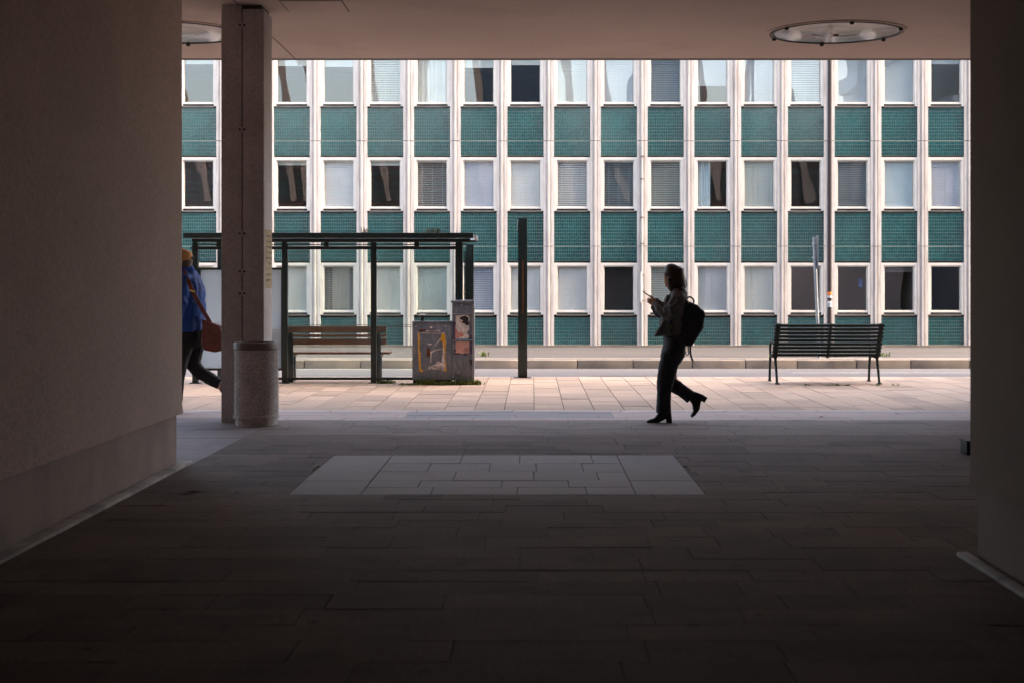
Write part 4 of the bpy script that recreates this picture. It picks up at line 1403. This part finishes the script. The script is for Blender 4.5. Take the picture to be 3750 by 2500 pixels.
# hair
h = MB()
h.loft([sec(408, 92, 0, 26, 0.03), sec(404, 104, 0, 58, 0.062), sec(402, 125, 0, 80, 0.084), sec(404, 150, 0, 93, 0.094), sec(416, 182, 0, 84, 0.098),
        sec(425, 220, 0, 80, 0.100), sec(430, 255, 0, 80, 0.102), sec(432, 285, 0, 78, 0.100), sec(436, 302, 0, 62, 0.09), sec(440, 310, 0, 40, 0.07)], 28)
h.loft([sec(360, 215, -0.07, 20, 0.022), sec(362, 260, -0.075, 20, 0.022), sec(370, 300, -0.075, 16, 0.02), sec(380, 342, -0.07, 5, 0.01)], 12)
h.loft([sec(360, 215, 0.07, 20, 0.022), sec(362, 260, 0.075, 20, 0.022), sec(370, 300, 0.075, 16, 0.02), sec(378, 335, 0.07, 5, 0.01)], 12)
hair = h.skin('hair', M_hair, wo, 0.0065, 2)
st = MB()
for i in range(120):
    s = random.choice((-1, 1))
    a = random.uniform(-0.9, 1.6)
    u0 = 425 + 78 * math.sin(a)
    y0 = -0.098 * math.cos(a) * (1 if random.random() < 0.8 else -1)
    p0, p1, p2 = W(u0 - 8, 190 + random.uniform(-20, 20)), W(u0 + random.gauss(0, 3), 260), W(u0 + random.gauss(2, 6), 300 + random.uniform(-8, 14))
    st.tube([(p0[0], YW + y0 * 1.0, p0[1]), (p1[0], YW + y0 * 1.04, p1[1]), (p2[0], YW + y0 * 1.02, p2[1])], [0.0022, 0.0024, 0.001], 5)
for off in (0, 5, 9):
    p = [W(498, 200), W(510 + off * .5, 250), W(514 + off * .6, 280), W(506 + off * .4, 298), W(492, 303)]
    st.tube([(q[0], YW - 0.02, q[1]) for q in p], [0.002, 0.002, 0.0018, 0.0016, 0.001], 5)
st.build('hair_strand', M_hair, hair, smooth=True)['kind'] = 'stuff'

# jacket: torso, both sleeves and the flared open front
j = MB()
j.loft([sec(446, 303, 0, 40, 0.07), sec(447, 325, 0, 62, 0.13), sec(445, 360, 0, 76, 0.175), sec(432, 430, 0, 94, 0.185), sec(416, 520, 0, 108, 0.18), sec(398, 610, 0, 118, 0.18),
        sec(390, 690, 0, 115, 0.185), sec(392, 712, 0, 108, 0.18)], 28)
j.loft([sec(440, 335, -0.12, 40, 0.06), sec(430, 385, -0.185, 62, 0.062), sec(405, 450, -0.215, 66, 0.062), sec(375, 505, -0.22, 64, 0.062), sec(345, 525, -0.21, 62, 0.062),
        sec(300, 495, -0.165, 58, 0.06), sec(262, 450, -0.11, 48, 0.055), sec(236, 420, -0.07, 33, 0.042), sec(229, 412, -0.062, 27, 0.036)], 22)
j.loft([sec(430, 345, 0.13, 40, 0.06), sec(400, 420, 0.19, 56, 0.06), sec(340, 510, 0.20, 52, 0.058), sec(295, 535, 0.18, 46, 0.055), sec(258, 500, 0.12, 42, 0.05),
        sec(228, 452, 0.06, 27, 0.036)], 20)
jf = [(335, 575), (296, 600), (268, 650), (222, 712), (228, 722), (300, 712), (400, 706), (420, 620)]
j.prism(poly(jf), YW - 0.15, YW - 0.06)
j.prism(poly([(p[0] + 20, p[1] - 2) for p in jf]), YW + 0.05, YW + 0.14)
j.prism(poly([(352, 360), (330, 400), (318, 440), (312, 560), (400, 560), (400, 360)]), YW - 0.07, YW + 0.07)
j.loft([sec(432, 300, 0, 52, 0.078), sec(430, 318, 0, 62, 0.10)], 22)
jac = j.skin('jacket', M_wool, wo, 0.007, 3)
wrinkle(jac, 11, 0.008, (1, 0.6, 1.2))


def crease(pts, y, r=0.0045):
    MB().tube([(W(u, v)[0], YW + y, W(u, v)[1]) for u, v in pts], r, 6).build('seam', M_seam, jac, smooth=True)


crease([(238, 424), (250, 448), (272, 472), (300, 498), (330, 520)], -0.240)
crease([(308, 440), (298, 470), (296, 500), (300, 520)], -0.245)
crease([(398, 348), (376, 372), (364, 405), (362, 420)], -0.232)
crease([(410, 400), (396, 425), (372, 445), (350, 452), (330, 450)], -0.285, 0.004)
crease([(352, 452), (345, 480), (352, 515), (358, 545)], -0.283, 0.0035)
crease([(226, 716), (246, 680), (268, 644), (290, 606), (300, 590)], -0.162)

# trousers
t = MB()
t.loft([sec(400, 690, 0, 82, 0.15), sec(405, 740, 0, 92, 0.165), sec(408, 800, 0, 92, 0.175), sec(400, 870, 0, 103, 0.178), sec(374, 925, 0, 92, 0.165), sec(362, 965, 0, 74, 0.12)], 24)
t.loft([sec(385, 890, -0.075, 92, 0.09), sec(352, 975, -0.075, 82, 0.085), sec(330, 1075, -0.075, 78, 0.08), sec(320, 1140, -0.07, 70, 0.075), sec(314, 1220, -0.068, 60, 0.07),
        sec(312, 1300, -0.068, 62, 0.075), sec(309, 1388, -0.068, 65, 0.082), sec(309, 1392, -0.068, 64, 0.08)], 22)
t.loft([sec(400, 880, 0.08, 92, 0.085), sec(375, 980, 0.08, 68, 0.08), sec(362, 1060, 0.075, 50, 0.072), sec(380, 1118, 0.07, 55, 0.07), sec(420, 1165, 0.07, 60, 0.068),
        sec(490, 1215, 0.07, 56, 0.066), sec(556, 1262, 0.07, 57, 0.072), sec(562, 1266, 0.07, 55, 0.07)], 22)
tro = t.skin('trousers', M_denim, wo, 0.0072, 2)
wrinkle(tro, 9, 0.005, (1.3, 1, 0.7))

# boots
def L7(u, v):                     # read off a close view of her feet
    return W((50 + u * 270 / 1144.0) * 844 / 350.0, (270 + v * 270 / 1144.0) * 844 / 350.0)


def boot(upper, heel, y, name):
    m = MB()
    m.prism(poly(upper, L7), YW + y - 0.040, YW + y + 0.040)
    m.prism(poly(heel, L7), YW + y - 0.036, YW + y + 0.036)
    return m.skin(name, M_boot, wo, 0.0055, 3)


boot([(252, 1270), (240, 1315), (190, 1380), (80, 1418), (62, 1438), (72, 1450), (235, 1460), (290, 1432), (360, 1398), (456, 1398), (450, 1340), (438, 1270)],
     [(366, 1380), (372, 1460), (458, 1460), (455, 1380)], -0.068, 'boot')
boot([(700, 1060), (745, 1120), (795, 1195), (806, 1290), (764, 1372), (784, 1396), (834, 1362), (902, 1272), (920, 1180), (935, 1120), (965, 1040), (880, 1008), (820, 985)],
     [(915, 1118), (980, 1164), (1030, 1084), (955, 1036), (900, 1030)], 0.07, 'boot')

# phone
ph = thing('phone', 'slim dark phone held in both hands of the walking person', 'phone', (W(170, 365)[0], YW, W(170, 365)[1]))
p0, p1 = W(128, 330), W(226, 402)
MB().bar((p0[0], YW, p0[1]), (p1[0], YW, p1[1]), 0.072, 0.009, up=(0, 0, 1)).build('case', M_phone, ph, bevel=0.003)
dx_, dz_ = (p1[0] - p0[0]), (p1[1] - p0[1])
nn = Vector((-dz_, 0, dx_)).normalized() * (0.0052 if dx_ > 0 else -0.0052)
MB().bar((p0[0] + nn.x + dx_ * .03, YW, p0[1] + nn.z + dz_ * .03), (p1[0] + nn.x - dx_ * .03, YW, p1[1] + nn.z - dz_ * .03), 0.066, 0.001).build('screen', M_boot, ph)
MB().ball((p0[0] - nn.x + dx_ * .12, YW - 0.02, p0[1] - nn.z + dz_ * .12), (0.008, 0.008, 0.004), 10).build('camera_bump', M_black, ph)

# backpack
bp = thing('backpack', 'black backpack with yellow tags on the back of the walking person', 'backpack', (W(560, 800)[0], YW, W(560, 800)[1]))
m = MB()
m.prism(poly([(478, 405), (545, 430), (600, 455), (656, 502), (667, 528), (660, 585), (652, 612), (620, 690), (556, 806), (495, 802), (432, 768), (400, 715), (418, 640), (446, 520)]), YW - 0.165, YW + 0.165)
bpk = m.skin('main_body', M_pack, bp, 0.009, 4)
wrinkle(bpk, 10, 0.006)
MB().prism(poly([(560, 600), (664, 622), (664, 632), (640, 678), (575, 770), (520, 760)]), YW - 0.135, YW + 0.135).skin('front_pocket', M_pack, bp, 0.009, 3)
MB().prism(poly([(400, 700), (356, 690), (350, 715), (400, 755), (470, 790), (480, 740)]), YW - 0.172, YW - 0.12).skin('side_wing', M_pack, bp, 0.008, 3)
hp = [W(512, 418), W(516, 398), (W(532, 384)), W(552, 380), W(574, 398), W(582, 416), W(576, 446)]
MB().tube([(q[0], YW, q[1]) for q in hp], 0.010, 10).build('handle', M_pack, bp, smooth=True)
ss_ = [W(470, 420), W(486, 345), W(470, 316), W(430, 318), W(396, 350), W(376, 420), W(362, 520), W(360, 620), W(366, 690), W(410, 740)]
for s in (-1, 1):
    rib = MB()
    ys = (0.12, 0.115, 0.11, 0.11, 0.115, 0.135, 0.165, 0.178, 0.182, 0.172)
    qs = [Vector((q[0], YW + s * y, q[1])) for q, y in zip(ss_, ys)]
    for a, b2 in zip(qs, qs[1:]):
        rib.bar(a, b2, 0.042, 0.010, up=(0, 0, 1) if abs((b2 - a).z) < abs((b2 - a).x) else (-1, 0, 0))
    rib.build('shoulder_strap', M_pack, bp)
for pts, r_ in (([(500, 795), (498, 850), (508, 886), (522, 892), (530, 870), (528, 800)], 0.006), ([(545, 800), (545, 870), (556, 915), (568, 940)], 0.011), ([(568, 940), (600, 978), (640, 1012)], 0.002)):
    MB().tube([(W(u, v)[0], YW - 0.06, W(u, v)[1]) for u, v in pts], r_, 8).build('hanging_strap', M_pack, bp, smooth=True)
q0, q1 = W(614, 612), W(650, 634)
MB().bar((q0[0], YW - 0.138, q0[1]), (q1[0], YW - 0.138, q1[1]), 0.012, 0.016, up=(0, 0, 1)).build('yellow_label', M_gold, bp)
for pts in ([(362, 615), (358, 640), (362, 664)], [(362, 615), (368, 640), (362, 664)], [(518, 438), (520, 420)], [(508, 812), (506, 850)]):
    MB().tube([(W(u, v)[0], YW - 0.192, W(u, v)[1]) for u, v in pts], 0.004, 8).build('buckle', M_gold, bp)

# --- man at the left, half hidden by the wall and the pillar
YM = 17.4
SM_ = F / YM


def Mx(u, v):
    return px(620 + u * 500 / 922.0, YM), pz(750 + v * 500 / 922.0, YM)


UM = 500 / 922.0 / SM_


def ms(u, v, y, hw, ry):
    x, z = Mx(u, v)
    return (x, z, YM + y, hw * UM, ry)


mn = thing('person', 'person in blue jacket and mustard cap walking left behind the wall edge', 'person', (Mx(85, 1395)[0], YM, 0))
b = MB()
q = Mx(88, 362)
b.ball((q[0], YM, q[1]), (0.105, 0.080, 0.112), 22)
q = Mx(56, 400)
b.ball((q[0], YM, q[1]), (0.068, 0.062, 0.085), 18)
b.loft([ms(28, 385, 0, 5, 0.012), ms(14, 402, 0, 9, 0.016), ms(18, 412, 0, 8, 0.016), ms(28, 416, 0, 5, 0.012)], 10)
q = Mx(92, 395)
for s in (-1, 1):
    b.ball((q[0], YM + s * 0.08, q[1]), (0.018, 0.012, 0.03), 10)
b.loft([ms(92, 400, 0, 34, 0.058), ms(100, 450, 0, 38, 0.06), ms(112, 500, 0, 55, 0.10)], 16)
b.loft([ms(115, 490, 0, 80, 0.14), ms(120, 650, 0, 85, 0.14), ms(130, 860, 0, 70, 0.13), ms(135, 930, 0, 65, 0.13)], 16)
b.loft([ms(112, 500, -0.17, 30, 0.045), ms(105, 660, -0.21, 26, 0.04), ms(60, 790, -0.20, 22, 0.032), ms(30, 840, -0.19, 18, 0.026)], 12)
b.loft([ms(118, 500, 0.17, 30, 0.045), ms(150, 640, 0.21, 26, 0.04), ms(140, 780, 0.2, 22, 0.032), ms(120, 850, 0.19, 18, 0.026)], 12)
for (uu, vv, yy) in ((30, 840, -0.19), (120, 850, 0.19)):
    b.loft([ms(uu, vv, yy, 18, 0.024), ms(uu - 6, vv + 26, yy, 24, 0.02), ms(uu - 8, vv + 48, yy, 23, 0.018)], 12)
    for k in range(4):
        L = (0.9, 1.05, 1.0, 0.8)[k]
        p = [Mx(uu - 24 + k * 10, vv + 46), Mx(uu - 27 + k * 10, vv + 46 + 22 * L), Mx(uu - 22 + k * 10, vv + 46 + 40 * L), Mx(uu - 12 + k * 10, vv + 46 + 50 * L)]
        b.tube([(a[0], YM + yy, a[1]) for a in p], [0.0095, 0.009, 0.0085, 0.0075], 8)
    p = [Mx(uu - 24, vv + 20), Mx(uu - 36, vv + 38), Mx(uu - 36, vv + 56)]
    b.tube([(a[0], YM + yy - 0.012, a[1]) for a in p], [0.011, 0.010, 0.008], 8)
b.loft([ms(118, 920, -0.085, 45, 0.07), ms(90, 1040, -0.085, 34, 0.058), ms(74, 1150, -0.085, 28, 0.05), ms(62, 1280, -0.085, 24, 0.045), ms(55, 1362, -0.085, 22, 0.04)], 14)
b.loft([ms(150, 900, 0.08, 55, 0.08), ms(150, 1090, 0.08, 38, 0.058), ms(345, 1235, 0.08, 24, 0.04)], 14)
b.skin('body', M_skin, mn, 0.007, 2)
for s in (-1, 1):
    q = Mx(26, 380)
    MB().ball((q[0], YM + s * 0.03, q[1]), (0.008, 0.012, 0.006), 8).build('eye', M_black, mn)
h = MB()
h.loft([ms(98, 360, 0, 62, 0.088), ms(102, 395, 0, 56, 0.086), ms(112, 428, 0, 40, 0.074), ms(112, 445, 0, 28, 0.06)], 20)
h.skin('hair', M_hair, mn, 0.008, 2)
c = MB()
c.loft([ms(92, 296, 0, 18, 0.03), ms(90, 303, 0, 42, 0.06), ms(89, 320, 0, 61, 0.085), ms(89, 345, 0, 68, 0.094), ms(92, 372, 0, 70, 0.096), ms(95, 384, 0, 68, 0.095)], 24)
c.loft([ms(30, 372, 0, 8, 0.08), ms(-5, 382, 0, 5, 0.075), ms(-35, 392, 0, 4, 0.05)], 16)
cap = c.skin('cap', M_cap, mn, 0.007, 2)
q = Mx(154, 360)
MB().ball((q[0] + 0.004, YM, q[1]), (0.022, 0.05, 0.020), 14).build('cap_strap', M_trous, cap, smooth=True)
j = MB()
j.loft([ms(116, 432, 0, 40, 0.075), ms(120, 455, 0, 58, 0.11), ms(120, 490, 0, 84, 0.19), ms(114, 540, 0, 112, 0.215), ms(112, 610, 0, 130, 0.22), ms(110, 700, 0, 132, 0.215), ms(112, 790, 0, 130, 0.21), ms(118, 856, 0, 120, 0.2)], 26)
j.loft([ms(112, 475, -0.15, 52, 0.07), ms(105, 540, -0.215, 58, 0.075), ms(100, 650, -0.24, 55, 0.068), ms(75, 740, -0.235, 48, 0.06), ms(35, 830, -0.20, 36, 0.046)], 18)
j.loft([ms(118, 475, 0.15, 52, 0.07), ms(125, 540, 0.215, 58, 0.075), ms(145, 650, 0.24, 50, 0.065), ms(140, 740, 0.23, 46, 0.06), ms(122, 845, 0.20, 36, 0.046)], 18)
j.loft([ms(110, 425, 0, 46, 0.075), ms(116, 450, 0, 52, 0.095)], 20)
wrinkle(j.skin('jacket', M_blue, mn, 0.009, 2), 8, 0.012, (1, 1, 0.8))
t = MB()
t.loft([ms(140, 835, 0, 105, 0.17), ms(150, 900, 0, 98, 0.17), ms(150, 960, 0, 85, 0.155)], 20)
t.loft([ms(120, 920, -0.085, 62, 0.095), ms(92, 1040, -0.085, 48, 0.08), ms(75, 1150, -0.085, 40, 0.07), ms(62, 1280, -0.085, 38, 0.065), ms(55, 1365, -0.085, 38, 0.066)], 18)
t.loft([ms(160, 920, 0.085, 72, 0.095), ms(155, 1010, 0.085, 55, 0.085), ms(150, 1080, 0.085, 50, 0.078), ms(185, 1125, 0.085, 46, 0.07), ms(250, 1165, 0.085, 42, 0.064), ms(332, 1212, 0.085, 36, 0.062)], 18)
wrinkle(t.skin('trousers', M_trous, mn, 0.009, 2), 9, 0.006, (1.2, 1, 0.8))
MB().loft([ms(318, 1208, 0.085, 26, 0.045), ms(352, 1236, 0.085, 25, 0.042)], 14).build('sock', M_sock, mn, smooth=True)
for pts, yy in (([(345, 1205), (395, 1225), (420, 1262), (405, 1340), (378, 1372), (362, 1360), (370, 1300), (335, 1255)], 0.085),
                ([(95, 1345), (102, 1396), (10, 1397), (-20, 1390), (-15, 1375), (25, 1355), (35, 1340)], -0.085)):
    MB().prism([Mx(*p) for p in pts], YM + yy - 0.045, YM + yy + 0.045).skin('shoe', M_leather, mn, 0.007, 2)

# shoulder bag
sb = thing('shoulder_bag', 'glossy brown leather shoulder bag hanging behind the person in blue', 'bag', (Mx(300, 985)[0], YM, Mx(300, 985)[1]))
MB().prism([Mx(*p) for p in ((262, 800), (330, 790), (392, 815), (405, 900), (395, 975), (345, 988), (275, 975), (250, 930))], YM - 0.30, YM - 0.14).skin('bag_body', M_leather, sb, 0.009, 3)
MB().prism([Mx(*p) for p in ((258, 765), (320, 790), (380, 812), (392, 850), (380, 880), (300, 860), (262, 810))], YM - 0.318, YM - 0.29).skin('flap', M_leather, sb, 0.007, 2)
st = [(108, 452, -0.10), (135, 478, -0.19), (165, 520, -0.262), (190, 570, -0.30), (225, 640, -0.30), (262, 705, -0.30), (312, 792, -0.285)]
g = MB()
qs = [Vector((Mx(u, v)[0], YM + y, Mx(u, v)[1])) for u, v, y in st]
for a, b2 in zip(qs, qs[1:]):
    d = (b2 - a).normalized()
    g.bar(a - d * 0.006, b2 + d * 0.006, 0.010, 0.046, up=(d.z, 0, -d.x))
g.build('strap', M_leather, sb)
q = Mx(197, 582)
MB().bar((q[0] - 0.03, YM - 0.312, q[1] + 0.008), (q[0] + 0.03, YM - 0.312, q[1] - 0.008), 0.01, 0.02).build('buckle', M_gold, sb)
